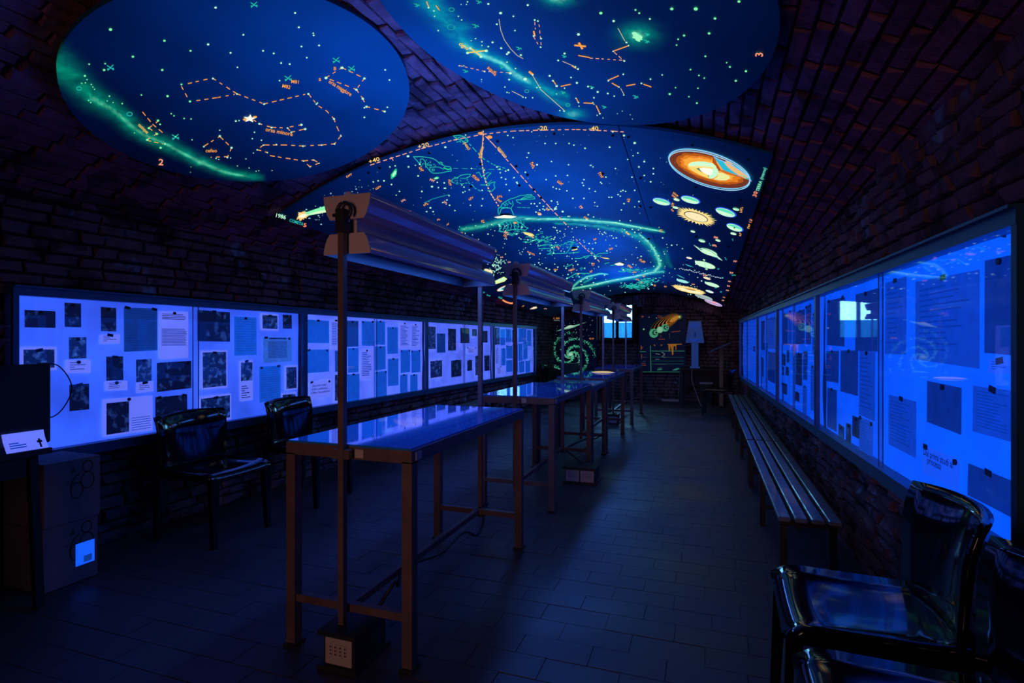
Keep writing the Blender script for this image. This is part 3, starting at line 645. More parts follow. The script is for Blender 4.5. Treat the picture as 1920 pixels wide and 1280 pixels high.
# fishes, ram, bull, twins, crab and the other zodiac outlines
fish = 'a'
d.line(J('775,293 783,302 786,306 789,304 788,298 793,297 797,302 798,309 803,316 806,320 812,324 822,324 830,323 838,321 846,320 846,316 844,312 834,311 830,308 824,306 818,300 810,296 800,294 788,293 775,293'), 1.3, TEAL)
d.line(J('806,320 806,314 814,312 824,313 832,317'), 1.1, TEAL); d.line(J('832,314 840,317 845,316'), 2.2, GREEN); d.line(J('823,306 825,303 829,304 829,309'), 1.3, TEAL)
for k in range(26): d.line([(x0 := rng.uniform(786, 816), y0 := rng.uniform(297, 312)+(x0-800)*.25), (x0+rng.uniform(-3, 3), y0+rng.uniform(1, 3))], .9, TEAL)
d.line([(812+2.6*math.cos(a), 318+1.8*math.sin(a)) for a in np.linspace(0, 6.3, 9)], 1.2, TEAL)
d.line(J('850,254 862,253 872,256 878,263 876,266 868,266 866,262 858,260 853,257 850,254'), 1.4, TEAL)
for k in range(20): x0 = rng.uniform(854, 876); y0 = rng.uniform(255, 265); d.line([(x0, y0), (x0+rng.uniform(-4, 4), y0+rng.uniform(-2, 2))], 1.1, TEAL)
d.line(J('848,341 846,338 849,335 858,332 864,328 874,326 882,326 881,330 872,334'), 1.3, TEAL); d.line(J('848,341 856,344 866,344 878,342 886,346 890,352 898,356 901,358'), 1.2, TEAL, dash=(5, 1.5)); d.line(J('901,346 908,346 916,348 919,343 928,340 926,346 928,352 922,358 914,357'), 1.3, TEAL); d.line(J('893,324 898,322 903,332 906,328 914,323 921,324 914,330 912,336'), 1.2, TEAL); d.line(J('906,328 910,338 918,346'), 1.1, TEAL); d.line(J('912,347 922,337'), .9, TEAL)
for k in range(22): d.line([(x0 := rng.uniform(848, 880), y0 := rng.uniform(331, 343)), (x0+rng.uniform(-3, 3), y0+rng.uniform(-1.5, 1.5))], .9, TEAL)
d.line(J('938,388 942,381 950,376 958,372 966,370 975,366 996,364 998,366 985,368 976,373 1001,368 1003,372 990,373 976,374 968,374 970,378 976,381'), 1.3, TEAL); d.line(J('938,388 950,389 958,390 963,402'), 1.5, TEAL); d.line(J('934,400 934,390 938,388'), 1.5, TEAL); d.line(J('936,402 940,391 952,388'), 1.4, TEAL); d.line(J('958,390 962,384 961,376'), 1.2, TEAL)
for k in range(16): d.line([(x0 := rng.uniform(942, 962), y0 := rng.uniform(376, 388)), (x0+rng.uniform(-3, 3), y0+rng.uniform(-1.5, 1.5))], 1.1, TEAL)
for k in range(7): d.line([(936+k*6.5, 418-k*1.1), (940+k*6.5, 424-k*.6), (936+k*7, 432-k*.8)], 1.2, TEAL)
d.line(J('935,420 950,413 966,412 980,420 985,425 990,427 985,431 978,430 960,430 945,434 938,434 936,424 935,420'), 1.3, TEAL)
for k in range(46): d.line([(x0 := rng.uniform(936, 984), y0 := rng.uniform(414, 436)), (x0+rng.uniform(-5, 5), y0+rng.uniform(-2, 2))], .9, TEAL)
for cx, cy, sx, sy, n in ((958, 439, 16, 4, 22), (1008, 446, 22, 8, 60), (1040, 462, 28, 6, 20), (1070, 457, 16, 6, 24), (1183, 506, 26, 5, 60), (1215, 525, 22, 5, 60), (1190, 537, 26, 5, 90), (1080, 517, 12, 6, 18), (1092, 503, 5, 3, 10), (1205, 530, 20, 7, 60)):
    for k in range(n): d.line([(x0 := cx+rng.gauss(0, sx*.5), y0 := cy+rng.gauss(0, sy*.5)), (x0+rng.uniform(-4, 4)*sx/16, y0+rng.uniform(-1.2, 1.2))], .9, TEAL)
for q in ('981,453 992,454 1004,449 1018,450 1026,444', '986,444 996,442 1002,446', '1006,456 1018,450 1028,452', '1024,446 1034,442', '1008,462 1020,458 1034,459', '1026,476 1040,475 1062,474', '1026,469 1034,472 1028,476', '1036,476 1039,468 1035,465 1010,466', '1062,474 1068,466 1070,460', '1056,458 1068,452 1078,454', '1066,474 1080,473 1086,472', '1078,484 1088,484 1098,480 1108,478 1118,481 1128,479', '1094,480 1098,484 1104,480', '1114,482 1122,475 1134,474 1140,474', '1118,480 1108,470', '1134,494 1142,492', '1145,497 1155,496', '1060,500 1073,495', '1062,523 1080,512 1105,512'): d.line(J(q), 1.2, TEAL)
# the small lamps and plates hung in front of the map read as white paint
d.poly(J('926,406 936,404 945,402 958,403 969,405 960,408 944,408 933,408'), WHITE, layer=3); d.poly(J('935,404 940,400 955,400 962,402 945,402'), DARK, layer=2)
d.poly(J('980,434 990,435 998,437 1002,441 994,442 984,438'), YEL, layer=3); d.poly(J('1071,468 1082,465 1083,467 1074,469'), YEL, layer=3); d.poly(J('1069,465 1075,462 1083,464 1080,466'), DARK, layer=2)
d.poly(J('1152,494 1162,491 1170,494 1168,497 1158,497'), WHITE, layer=3); d.poly(J('1160,491 1166,491 1171,493 1168,494'), DARK, layer=2)
d.poly(J('1124,481 1140,483 1143,485 1134,484'), YEL, layer=3)
# orange names
for x, y, L, h, a in ((993, 305, 12, 7, -62), (1044, 340, 12, 6, -40), (1121, 324, 12, 6, -55), (1175, 372, 7, 7, -80), (884, 330, 16, 6, -38), (929, 373, 12, 5, -35), (932, 369, 10, 4, 0), (1023, 391, 7, 5, -40), (1085, 387, 7, 6, -50), (1094, 408, 10, 4, -20), (1008, 401, 6, 4, 0), (944, 436, 10, 6, -35), (902, 412, 6, 6, -80), (943, 441, 8, 4, -40), (992, 441, 10, 4, -35), (1042, 462, 8, 4, -45), (988, 472, 16, 3, -25), (1113, 450, 6, 4, 10), (1142, 468, 8, 4, 10), (1110, 498, 6, 5, 10), (1198, 488, 12, 5, -28), (1176, 498, 10, 4, -35), (1066, 508, 8, 4, 0), (1186, 511, 8, 3, 0), (1205, 519, 5, 4, 0), (1082, 515, 4, 4, 0), (1106, 511, 5, 5, 0), (1172, 436, 10, 4, -35), (1236, 430, 5, 6, -80), (1192, 525, 7, 3, 0), (1201, 530, 4, 4, 0), (1090, 545, 5, 3, 0), (1225, 535, 4, 4, -40), (1245, 537, 5, 3, -20), (840, 336, 12, 5, -80), (785, 313, 10, 7, -62), (805, 337, 10, 5, -25), (880, 375, 10, 4, 30), (795, 386, 10, 5, 25), (753, 378, 9, 4, 25), (757, 397, 9, 4, 25), (705, 355, 12, 4, 30), (650, 332, 12, 4, 25), (831, 378, 8, 5, -40), (820, 413, 6, 3, 20), (838, 422, 6, 3, 30), (864, 438, 5, 3, 20), (938, 483, 6, 3, 0), (952, 492, 6, 3, 0), (925, 473, 7, 3, 20), (1038, 506, 8, 3, 0), (1070, 506, 8, 3, 0)): d.word(x, y, L, h, a, ORANGE if rng.random() < .75 else PINK)
d.text('pesci', 869, 267, 9, -57, (1, .55, .15), wide=.9); d.text('equatore', 932, 276, 9, -52, (1, .55, .15), wide=.75); d.text('eclittica', 901, 296, 9, 74, (1, .55, .15), wide=.8)
for x, y, r in ((900, 249, 4), (918, 256, 5), (966, 417, 3)): d.ell(x, y, r, r*.6, 5, ORANGE, 'painted_stars')
d.ell(1012, 401, 3.5, 2, 0, (1, .6, .4), 'painted_stars')
# nebulae
for x, y, rx, ry, a in ((739, 325, 10, 4, -60), (818, 333, 5, 2.5, -10)): d.ell(x, y, rx, ry, a, GREEN, layer=1, jag=.25); d.ell(x, y, rx*.65, ry*.6, a, (.4, 1, .6), layer=2, jag=.3)
# comet and its date
d.poly(J('560,401 580,395 604,387 618,383 618,396 606,398 585,402 570,405'), (.25, .95, .45), layer=1); d.poly(J('572,402 596,395 618,391 618,395 600,399'), (.75, 1, .6), layer=2)
d.ell(566, 404, 11, 6, -10, (1, .62, .2), layer=2, jag=.45); d.ell(568, 403, 7, 3.4, -10, (1, 1, .7), layer=3, jag=.3)
d.text('1986', 515, 405, 10.5, -14, (.55, 1, .7), wide=1.0); d.text('COMETA', 542, 414, 8, -17, TEAL, wide=.82); d.text('5', 568, 424, 10, -6, RED, wide=1.4); d.text('5', 568.4, 423.6, 9.4, -6, PINK, wide=1.4)
# earth cut open
E0 = (1331, 316)
def cut(pts, col, layer): d.poly(J(pts), col, 'painted_earth', layer)
d.ell(1330, 315.5, 80.5, 31, 17.5, (.22, .62, .95), 'painted_earth', 1, 44); d.ell(1330, 315.5, 78, 29, 17.5, BROWN, 'painted_earth', 2, 44)
d.ell(1331, 315, 66, 23, 17.5, (.45, .10, .01), 'painted_earth', 3, 44, .04); d.ell(1331, 315, 58, 19.5, 17.5, (.80, .22, .02), 'painted_earth', 4, 44, .06); d.ell(1330, 314, 50, 16.5, 16, (1, .40, .05), 'painted_earth', 5, 40, .07)
cut('1337,289 1352,297 1370,303 1386,312 1398,321 1409,335 1404,334 1380,325 1356,316 1347,304', (.02, .50, .70), 6)
cut('1356,300 1364,299 1371,303 1378,310 1386,316 1396,322 1403,330 1398,332 1384,325 1374,318 1366,312 1361,306', TAN, 7); cut('1388,324 1398,328 1407,334 1396,332', (.05, .6, .42), 7)
cut('1336,289 1340,296 1352,316 1356,318 1347,317 1342,308 1336,301', (.42, .08, .02), 7); cut('1348,316 1357,316 1380,325 1402,333 1380,328 1360,322', (.62, .15, .02), 7)
cut('1334,291 1338,302 1346,318 1340,316 1335,303', (1, .36, .04), 6)
cut('1289,306 1294,301 1306,299 1322,299 1336,302 1342,307 1346,316 1347,322 1342,328 1335,331 1328,331 1312,325 1298,317 1291,311', (1, .70, .16), 8)
cut('1290,305 1296,301 1308,299 1322,299.5 1335,302 1340,306 1342,311 1336,310 1322,307.5 1306,306.5 1294,308', (.62, 1, .66), 9); cut('1341,309 1346,314 1347,321 1343,327 1336,331 1329,331 1330,324 1336,318 1337,312', (.55, 1, .66), 9)
cut('1347,320 1356,321 1368,327 1368,332 1360,335 1350,335 1338,333 1345,328', (.85, .85, .35), 8)
cut('1311,312 1318,310.5 1328,311 1336,313 1337,318 1334,323 1329,325 1321,321 1315,317', (1, 1, .85), 10); cut('1305,312 1311,311 1314,316 1321,321 1329,325 1330,331 1326,323 1314,318', (.10, .20, .10), 9)
cut('1294,308 1306,306.5 1322,307.5 1337,311 1324,309.5 1306,309', (1, .80, .35), 10)
d.text('MANTELLO', 1266, 305, 5.5, 58, (1, .5, .1), wide=.6)
d.line([(1330+79*math.cos(a)*.9537-30*math.sin(a)*.3007, 315.5+79*math.cos(a)*.3007+30*math.sin(a)*.9537) for a in np.linspace(0, 2*math.pi, 50)], 1.6, (.35, .75, 1), 'painted_earth', layer=11)
d.line(J('1339,290 1352,296 1370,304 1388,314 1400,324 1409,335'), 1.2, (.3, .5, 1), 'painted_earth', layer=12)
d.text('30', 1418, 369, 11, 74, RED, wide=1.0); d.text('30', 1417.6, 368.6, 10.4, 74, PINK, wide=1.0); d.text('TERRA', 1423, 358, 9, 72, (.25, .95, .55), wide=.75); d.text('(interno)', 1430, 336, 9, 72, (.15, .75, .5), wide=.72)
# planets along the right edge
def planet(x, y, rx, ry, a, halo=True, shade=(.1, .75, .5)):
    if halo: d.ell(x+1, y, rx*1.13, ry*1.18, a, (.02, .10, .75), layer=1); d.ell(x, y, rx*1.04, ry*1.05, a, (.10, .30, .85), layer=2)
    d.ell(x, y, rx, ry, a, MINT, layer=3)
    if shade:
        aa = math.radians(a); ca, sa = math.cos(aa), math.sin(aa); pts = []
        for k in range(13): t = -math.pi*.08-math.pi*.84*k/12; u, w = rx*.94*math.cos(t), ry*.9*math.sin(t); pts.append((x+u*ca-w*sa, y+u*sa+w*ca))
        for k in range(13): t = -math.pi*.92+math.pi*.84*k/12; u, w = rx*.94*math.cos(t), ry*.12*math.sin(t); pts.append((x+u*ca-w*sa, y+u*sa+w*ca))
        d.poly(pts, shade, layer=4)
planet(1240, 377, 16, 5.5, 14); planet(1294, 373.5, 17, 5.8, 15); planet(1360, 397, 18.5, 6.5, 18); planet(1377, 425.5, 15, 5.6, 19)
d.dot(1377, 425, 1.6, DARK, layer=5)
for x, y, rx in ((1268.5, 373, 6), (1266.5, 388, 5.5), (1380, 391, 6.2), (1375, 437, 5.8), (1299, 433, 4.5), (1316, 450.5, 6.5), (1346, 449.7, 5)): planet(x, y, rx, rx*.38, 15, False, (.25, .85, .5) if rx > 6 else None)
pts = []
for k in range(64):
    t = 2*math.pi*k/64; q = (1.32 if k % 2 else .98)*rng.uniform(.92, 1.1); u, w = 30*q*math.cos(t), 10.2*q*math.sin(t); a = math.radians(17); pts.append((1305+u*math.cos(a)-w*math.sin(a), 405+u*math.sin(a)+w*math.cos(a)))
d.raw('painted_planets', (1, .75, .28), pts+[(1305, 405)], [(64, k, (k+1) % 64) for k in range(64)], 2)
pts = [(1305+(x-1305)*.9, 405+(y-405)*.9) for x, y in pts]; d.raw('painted_planets', (.7, .8, .3), pts+[(1305, 405)], [(64, k, (k+1) % 64) for k in range(64)], 1)
d.ell(1305, 405, 23.5, 8, 17, DARK, layer=3); d.ell(1305, 405, 22, 7, 17, (1, .85, .50), layer=4); d.dot(1306, 405, 1, ORANGE, layer=5)
d.poly(J('1300,458 1314,466 1330,473 1344,478 1355,488 1341,482 1326,476 1310,467'), MINT, layer=2); d.ell(1328, 471.5, 17.5, 5.2, 19, MINT, layer=3); d.poly(J('1308,463 1316,466 1319,468 1314,467'), (.0, .12, .3), layer=4); d.poly(J('1336,479 1346,482 1348,484 1340,482'), (.0, .12, .3), layer=4); d.line(J('1316,463 1334,470 1343,477'), .8, (.02, .25, .2), layer=5)
d.ell(1322, 495.8, 19.8, 5.2, 16, MINT, layer=2); d.line(J('1320,486 1322,496 1325,505'), .9, (.3, .7, .5), layer=3); d.ell(1320, 486.5, 2.4, 1.1, 15, MINT); d.ell(1324.5, 504, 2.4, 1.1, 15, MINT)
d.poly(J('1284,494 1292,497 1301,500.5 1290,498'), (.05, .55, .6)); d.poly(J('1268,514 1276,517 1284,521.5 1276,519'), (.05, .5, .5)); d.ell(1292, 483, 5.5, 1.7, 12, (1, .85, .75)); d.ell(1279.5, 526.5, 11.5, 2.6, 14, (.35, .85, .8), layer=2)
pts = []
for k in range(48):
    t = 2*math.pi*k/48; q = (1.18 if k % 2 and k > 24 else 1)*rng.uniform(.95, 1.06); u, w = 29*q*math.cos(t), 5.2*q*math.sin(t); a = math.radians(13); pts.append((1292+u*math.cos(a)-w*math.sin(a), 543+u*math.sin(a)+w*math.cos(a)))
d.raw('painted_planets', (1, .72, .25), pts+[(1292, 543)], [(48, k, (k+1) % 48) for k in range(48)], 2); d.ell(1293, 544, 22, 2.8, 13, (1, .92, .55), layer=3)
d.poly(J('1281,539 1300,541 1306,545 1292,543'), (.55, .28, .08), layer=4)
d.ell(1335, 533, 14, 3.2, 16, MINT, layer=2); d.ell(1325.5, 521, 7.2, 1.9, 16, (1, .85, .55), layer=2); d.ell(1330.5, 546, 7.8, 2, 17, (.7, .95, .85), layer=2)
d.ell(1319.5, 556.5, 17.5, 3.6, 17, GREYM, layer=2); d.line(J('1304,552 1322,558 1336,562'), .7, (.15, .25, .3), layer=3); d.ell(1337.5, 567.5, 17.5, 3.4, 19, LILAC, layer=2); d.poly(J('1336,564 1343,566 1341,569 1334,567'), (1, .35, .35), layer=3); d.line(J('1322,563 1336,567.5 1352,573'), .7, (.15, .1, .3), layer=4)
for k in range(26): d.ell(1274+k*3.2, 502+k*.78+rng.uniform(-1.5, 1.5), rng.uniform(.7, 1.6), .8, 15, (.7, .85, .9), n=6)
for x, y, L, h, a in ((1338, 445, 8, 4, -12), (1335, 460, 9, 4, -10), (1375, 490, 7, 3.5, -5), (1368, 512, 7, 4, 0), (1365, 527, 6, 2.5, -10), (1363, 536, 6, 2.5, -5), (1361, 544, 6, 2, -10), (1355, 557, 5, 2, -10), (1353, 563, 5, 2, -10), (1318, 516, 7, 2.5, -8), (1297, 533, 6, 2, 0)): d.word(x, y, L, h, a, (1, .3, .16)); d.word(x, y+.4, L, h*.8, a, PINK)
for x, y, L, h, a in ((1372, 447, 5, 2, -60), (1329, 455, 7, 2, -65), (1358, 482, 7, 2, -60), (1345, 505, 4, 3, 0), (1350, 548, 4, 3, 0), (1340, 540, 4, 3, 0), (1290, 530, 3, 3, 0), (1372, 516, 8, 3, 0), (1353, 521, 4, 3, 0)): d.word(x, y, L, h, a, TEAL)
for x, y, L, h, a in ((1261, 361, 12, 4, -40), (1259, 365, 11, 4, -44), (1263, 387, 8, 5, 80), (1258, 392, 6, 4, -50), (1391, 398, 11, 5, 78), (1389, 442, 7, 4, 78), (1405, 428, 9, 5, 74)): d.word(x, y, L, h, a, ORANGE)
d.text('13', 1409, 418, 8, 74, RED, wide=1.0); d.text('13', 1408.7, 417.7, 7.4, 74, PINK, wide=1.0)
# planets beside the lamps on the left edge
d.poly(J('902,505 912,503 922,506 924,511 919,514 912,509'), (1, .82, .45), layer=2); d.poly(J('924,528 936,522 945,518 951,522 946,527 936,530 926,533'), (.75, .95, .40), layer=2); d.poly(J('930,526 940,521 948,521 938,527'), MINT, layer=3)
d.ell(947, 539, 16, 4, -20, (1, .55, .35), layer=1); d.ell(947, 539, 14, 3.2, -20, (.5, .9, .85), layer=2); d.ell(947.5, 539, 8, 2, -20, (.02, .25, .35), layer=3); d.line(J('943,562 950,566 958,568 966,567'), 3, (1, .3, .12), layer=2)
d.poly(J('993,579 1000,575 1006,574 1007,577 1000,579'), (1, .75, .5), layer=2); d.word(1020, 579, 6, 2, 0, PINK); d.word(979, 575, 5, 2, 20, ORANGE)
for x, y, L, h, a in ((901, 547, 8, 3, -20), (912, 553, 8, 3, -20), (934, 558, 8, 4, -15)): d.word(x, y, L, h, a, TEAL)
# dark fixing screws
for x, y in ((805, 286), (933, 264), (1130, 325), (1039, 250), (1149, 253), (1178, 256), (1298, 271), (1402, 298), (1304, 350), (1388, 374), (1201, 333), (1200, 386), (1220, 388), (1305, 443), (1366, 461), (989, 327), (901, 307), (974, 347), (1001, 355), (1014, 370), (691, 323), (712, 314), (968, 311), (883, 349), (1216, 447)): d.dot(x, y, 2.6, DARK, 'screws', sq=.75, layer=2)
d.build(mural)

# ================================================================== tables in the middle of the room
TX0, TX1 = -1.70, -1.09; TZ = .874
def make_table(label, y0, y1, x0=TX0, x1=TX1, z=TZ, top='table_glass', rail=True):
    t = thing('work_table', label, 'table', ((x0+x1)/2, (y0+y1)/2, 0), 'steel tables down the middle of the room'); w = .045
    for x in (x0, x1-w):
        for y in (y0, y1-w):
            lg = MB().span((x, y, .012), (x+w, y+w, z-.05)).build('leg', M['steel'], t)
            MB().span((x-.008, y-.012, 0), (x+w+.008, y+w+.012, .012)).build('foot_plate', M['dark_steel'], lg)
    for a, b in (((x0, y0, z-.055), (x1, y0+w, z-.004)), ((x0, y1-w, z-.055), (x1, y1, z-.004)), ((x0, y0+w, z-.055), (x0+w, y1-w, z-.004)), ((x1-w, y0+w, z-.055), (x1, y1-w, z-.004))):
        MB().span(a, b).build('apron', M['steel'], t)
    MB().span((x0+.006, y0+.006, z-.004), (x1-.006, y1-.006, z+.004)).build('glass_top', M[top], t)
    if rail:
        for y in (y0+.008, y1-.038): MB().span((x0+w, y, .19), (x1-w, y+.03, .222)).build('cross_rail', M['steel'], t)
        xm = (x0+x1)/2; MB().span((xm-.015, y0+.04, .19), (xm+.015, y1-.04, .22)).build('long_rail', M['steel'], t)
        MB().span((xm+.045, y0-.004, z-.047), (xm+.085, y0, z-.013)).build('number_plate', M['socket'], t)
        MB().span((x1, y0+.03, z-.047), (x1+.003, y0+.075, z-.013)).build('number_plate', M['socket'], t)
    return t
TABLES = [(1.91, 3.31), (4.05, 5.50), (6.42, 7.85), (8.80, 10.2)]
TL = ['long steel table nearest the viewer with a glossy glass top', 'second steel table from the viewer, behind the nearest one', 'third long steel table from the viewer, carrying a pale disc', 'farthest steel table, close to the back wall window']
for (a, b), l in zip(TABLES, TL): make_table(l, a, b)
make_table('short steel table with a dull teal top between two long tables', 5.56, 6.36, z=.845, top='teal_top', rail=False)

# ================================================================== double ultraviolet lamps on poles
XM = (TX0+TX1)/2
PU = [(-.114, .100), (-.112, .08), (-.106, .050), (-.096, .022), (-.082, .0), (.082, .0), (.096, .022), (.106, .050), (.112, .08), (.114, .100)]
PD = [(x, w*.85) for x, w in PU]
M['dimming_lining'] = plain('dark_dimming_skin', (.004, .009, .022), .5)  # near-black skin added inside the troughs to hold down their brightness
M['tube'] = plain('blacklight_tube', (.04, .02, .12), .2, emit=(.02, .05, .5))
def trough(prof_in, y0, y1, zb, flip):
    """open reflector trough: outer skin and inner skin"""
    m = MB(); out = [(x+XM, zb+(w if not flip else -w)) for x, w in prof_in]
    inn = [(XM+x*.955, zb+((w*.95+.005) if not flip else -(w*.95+.005))) for x, w in prof_in]
    ring = out+inn[::-1]; n = len(ring); k0 = len(out)
    vs = [(x, y0, z) for x, z in ring]+[(x, y1, z) for x, z in ring]
    m.add(vs, [(i, (i+1) % n, n+(i+1) % n, n+i) for i in list(range(k0))+[n-1]], 0, True)
    li = MB(); li.add(vs, [(i, (i+1) % n, n+(i+1) % n, n+i) for i in range(k0, n-1)], 0, True)
    return m, li
def make_lamp(label, y0, y1):
    t = thing('ultraviolet_lamp', label, 'lamp', (XM, y0, 0), 'double ultraviolet lamps on poles'); zu, zl = 1.802, 1.744
    ya, yb = y0+.01, y1-.0
    for nm, zb, fl in (('upper_reflector', zu, False), ('lower_reflector', zl, True)):
        pr = PD if fl else PU; skin, li = trough(pr, ya, yb, zb, fl); r = skin.build(nm, M['reflector'], t); li.build('dimming_lining', M['dimming_lining'], r)
        prof = [(XM+x, zb+(w if not fl else -w)) for x, w in pr]
        lc = [(XM+x*.95, zb+((w*.96+.002) if not fl else -(w*.96+.002))) for x, w in pr]
        for a, b in ((ya+.001, ya+.003), (yb-.003, yb-.001)): MB().extrude(lc, a, b).build('dimming_lining', M['dimming_lining'], r)
        for a, b in ((ya-.008, ya), (yb, yb+.008)): MB().extrude(prof, a, b).build('end_cap', M['enamel'], r)
        for dx in (-.03, .03): MB().tube([(XM+dx, ya+.04, zb+(.035 if not fl else -.035)), (XM+dx, yb-.04, zb+(.035 if not fl else -.035))], .012, 8).build('tube', M['tube'], r)
        lt = bpy.data.lights.new('ultraviolet_light', 'AREA'); lt.shape = 'RECTANGLE'; lt.size = .11; lt.size_y = yb-ya-.1; lt.color = UV; lt.energy = P_DN if fl else P_UP
        lo = bpy.data.objects.new('ultraviolet_light', lt); COL.objects.link(lo); lo.parent = t
        lo.location = (0, (ya+yb)/2-y0, zb+(.060 if not fl else -.040)); lo.rotation_euler = (0 if fl else math.pi, 0, 0)
    MB().span((XM-.006, ya+.02, zl-.002), (XM+.03, yb-.02, zu+.002)).build('ballast_spine', M['enamel'], t)
    MB().lathe([(.0, .028), (.016, .024), (.024, .012), (.026, 0)], (XM-.02, ya+.04, zu+.100), 14).build('lamp_holder', M['enamel'], t)
    p = .026
    for k, (yy, zb0) in enumerate(((y0-p-.012, .155), (y1+.012, .155))):
        po = MB().span((XM-p/2, yy, zb0), (XM+p/2, yy+p, 1.76)).build('pole', M['steel'], t)
        MB().span((XM-.02, yy-.007, 1.74), (XM+.02, yy+p+.004, 1.835)).build('sleeve', M['dark_steel'], po)
        MB().tube([(XM-.022, yy+.013, 1.815), (XM-.045, yy+.013, 1.815)], .007, 8).build('clamp_screw', M['dark_steel'], po)
        MB().span((XM-.04, yy+.002 if k == 0 else yy-.002, TZ-.05), (XM+.04, yy+p-.002 if k == 0 else yy+p-.004, TZ-.012)).build('bracket', M['steel'], po)
    pts = [(XM+.012+.026*math.sin(a)+.004*a, y0-.030, 1.832+.030*math.cos(a)) for a in np.linspace(-1.7, 2.6, 14)]
    MB().tube([(XM-.002, y0-.02, 1.80)]+pts, .0075, 8).build('cable', M['rubber'], t)
    return t
for (a, b), l in zip(TABLES, ['nearest double ultraviolet lamp, its caps lit pinkish, above the first table', 'second double ultraviolet lamp from the viewer, above the second table', 'third double ultraviolet lamp, its far end before the window', 'farthest small double ultraviolet lamp in front of the window']): make_lamp(l, a, b)

# socket blocks at the foot of the poles, with their cables
def socket_block(label, y, dx=0, two=False):
    w = .145 if not two else .27; x = XM+.025+dx
    t = thing('socket_block', label, 'power socket', (x, y, 0), 'socket blocks under the tables')
    MB().span((x-w/2-.02, y-.12, 0), (x+w/2+.02, y+.13, .018)).build('base', M['matte_black'], t)
    MB().span((x-w/2, y-.10, .018), (x+w/2, y+.12, .135)).build('housing', M['matte_black'], t)
    MB().span((x-w/2-.018, y-.118, .135), (x+w/2+.012, y+.125, .153)).build('lid', M['matte_black'], t)
    for k, px in enumerate((x,) if not two else (x-.067, x+.067)):
        pl = MB().span((px-.062, y-.106, .022), (px+.062, y-.10, .128), bev=.002).build('face_plate', M['socket'], t)
        for q in range(4):
            cx = px-.034+q*.0225
            MB().span((cx-.006, y-.1085, .055), (cx+.006, y-.1058, .105)).build('outlet', M['socket'], pl)
            for h in (.066, .080, .094): MB().span((cx-.003, y-.1100, h-.003), (cx+.003, y-.1084, h+.003)).build('hole', M['ink'], pl)
    return t
socket_block('pale socket block on a black base under the nearest table', 1.93)
socket_block('double socket block on the floor under the second table', 5.05, .28, True)
socket_block('small dark socket block on the floor under the farthest table', 8.8, -.02)
def cord(name, label, pts, r, mat='rubber', sub=6):
    P = [Vector(p) for p in pts]; out = []
    for i in range(len(P)-1):
        a, b, c, e = P[max(i-1, 0)], P[i], P[i+1], P[min(i+2, len(P)-1)]
        for k in range(sub):
            t = k/sub; out.append(.5*((2*b)+(c-a)*t+(2*a-5*b+4*c-e)*t*t+(3*b-a-3*c+e)*t**3))
    out.append(P[-1]); o = MB().tube(out, r, 7).build(name, M[mat], None, P[0]); return tag(o, label, 'cable')
cord('power_cable', 'black cable slung along the rail under the nearest table', [(XM+.05, 2.06, .14), (XM+.10, 2.12, .24), (XM+.07, 2.2, .19), (XM+.02, 2.35, .21), (XM+.03, 2.7, .15), (XM+.03, 3.0, .165), (XM+.05, 3.15, .10), (XM+.04, 3.27, .12), (XM+.04, 3.3, .2)], .008)
cord('power_cable', 'black cable looped between the second table and the short table', [(XM+.30, 5.1, .15), (XM+.1, 5.2, .25), (XM-.05, 5.3, .16), (XM+.1, 5.6, .24), (XM+.3, 5.9, .3), (XM+.2, 6.2, .2), (XM+.02, 6.45, .2)], .008)
# disc lying on the third table
c = at_z(1121, 692, TZ+.006)
dsc = thing('paper_disc', 'pale yellow disc lying at the far end of the third table', 'disc', (XM+.07, 7.45, TZ+.004))
MB().lathe([(0, .016), (.10, .015), (.145, .008), (.15, .0), (0, 0)], (XM+.07, 7.45, TZ+.004), 26).build('plate', glow((1, .72, .32), .7), dsc)
MB().lathe([(.15, .003), (.165, .006), (.165, .001), (.15, 0)], (XM+.07, 7.45, TZ+.004), 26).build('rim', M['socket'], dsc)

# ================================================================== chairs
def make_chair(label, loc, rz, group):
    """local: faces +x, backrest at -x"""
    t = thing('chair', label, 'chair', loc, group); t.rotation_euler.z = rz; O = Vector((0, 0, 0))
    ORG[t.name] = O
    W_, Dp = .25, .25; seat = []
    for i in range(11):
        u = i/10; x = -Dp+2*Dp*u; row = []
        for j in range(11):
            v = -1+2*j/10; z = .452-.020*(1-v*v)*(1-abs(2*u-1)**2)+(.010 if abs(v) > .85 else 0)-(.035*((u-.85)/.15)**2 if u > .85 else 0)
            row.append(Vector((x, v*W_*(1-.10*(1-u)), z)))
        seat.append(row)
    MB().shell(seat, .026).build('seat', M['black'], t)
    back = []
    for i in range(13):
        u = i/12; z = .46+.36*u; row = []
        for j in range(11):
            v = -1+2*j/10; lean = -.215-.05*u+(.05*(u-.62)**2*6 if u > .62 else 0)*-.6
            row.append(Vector((lean+.085*v*v*(.55+.45*u), v*(.25+.022*u)*(1-.06*max(0, u-.8)), z-.008*v*v*(u > .7)*u)))
        back.append(row)
    MB().shell(back, .022).build('backrest', M['black'], t)
    MB().span((-.22, -.215, .405), (.215, .215, .435)).build('seat_frame', M['black'], t)
    for sx in (-1, 1):
        for sy in (-1, 1):
            m = MB(); a = Vector((sx*.225, sy*.215, .43)); b = Vector((sx*.245, sy*.225, 0)); vs = []
            for p, q in ((b, .016), (a, .024)): vs += [p+Vector((e*q, f*q, 0)) for e, f in ((-1, -1), (1, -1), (1, 1), (-1, 1))]
            m.add(vs, [(3, 2, 1, 0), (4, 5, 6, 7)]+[(k, (k+1) % 4, 4+(k+1) % 4, 4+k) for k in range(4)]); m.build('leg', M['black'], t)
    return t
ch = make_chair('glossy black plastic chair against the left case, nearer the boxes', (-3.15, 2.86, 0), 0, 'black plastic chairs')
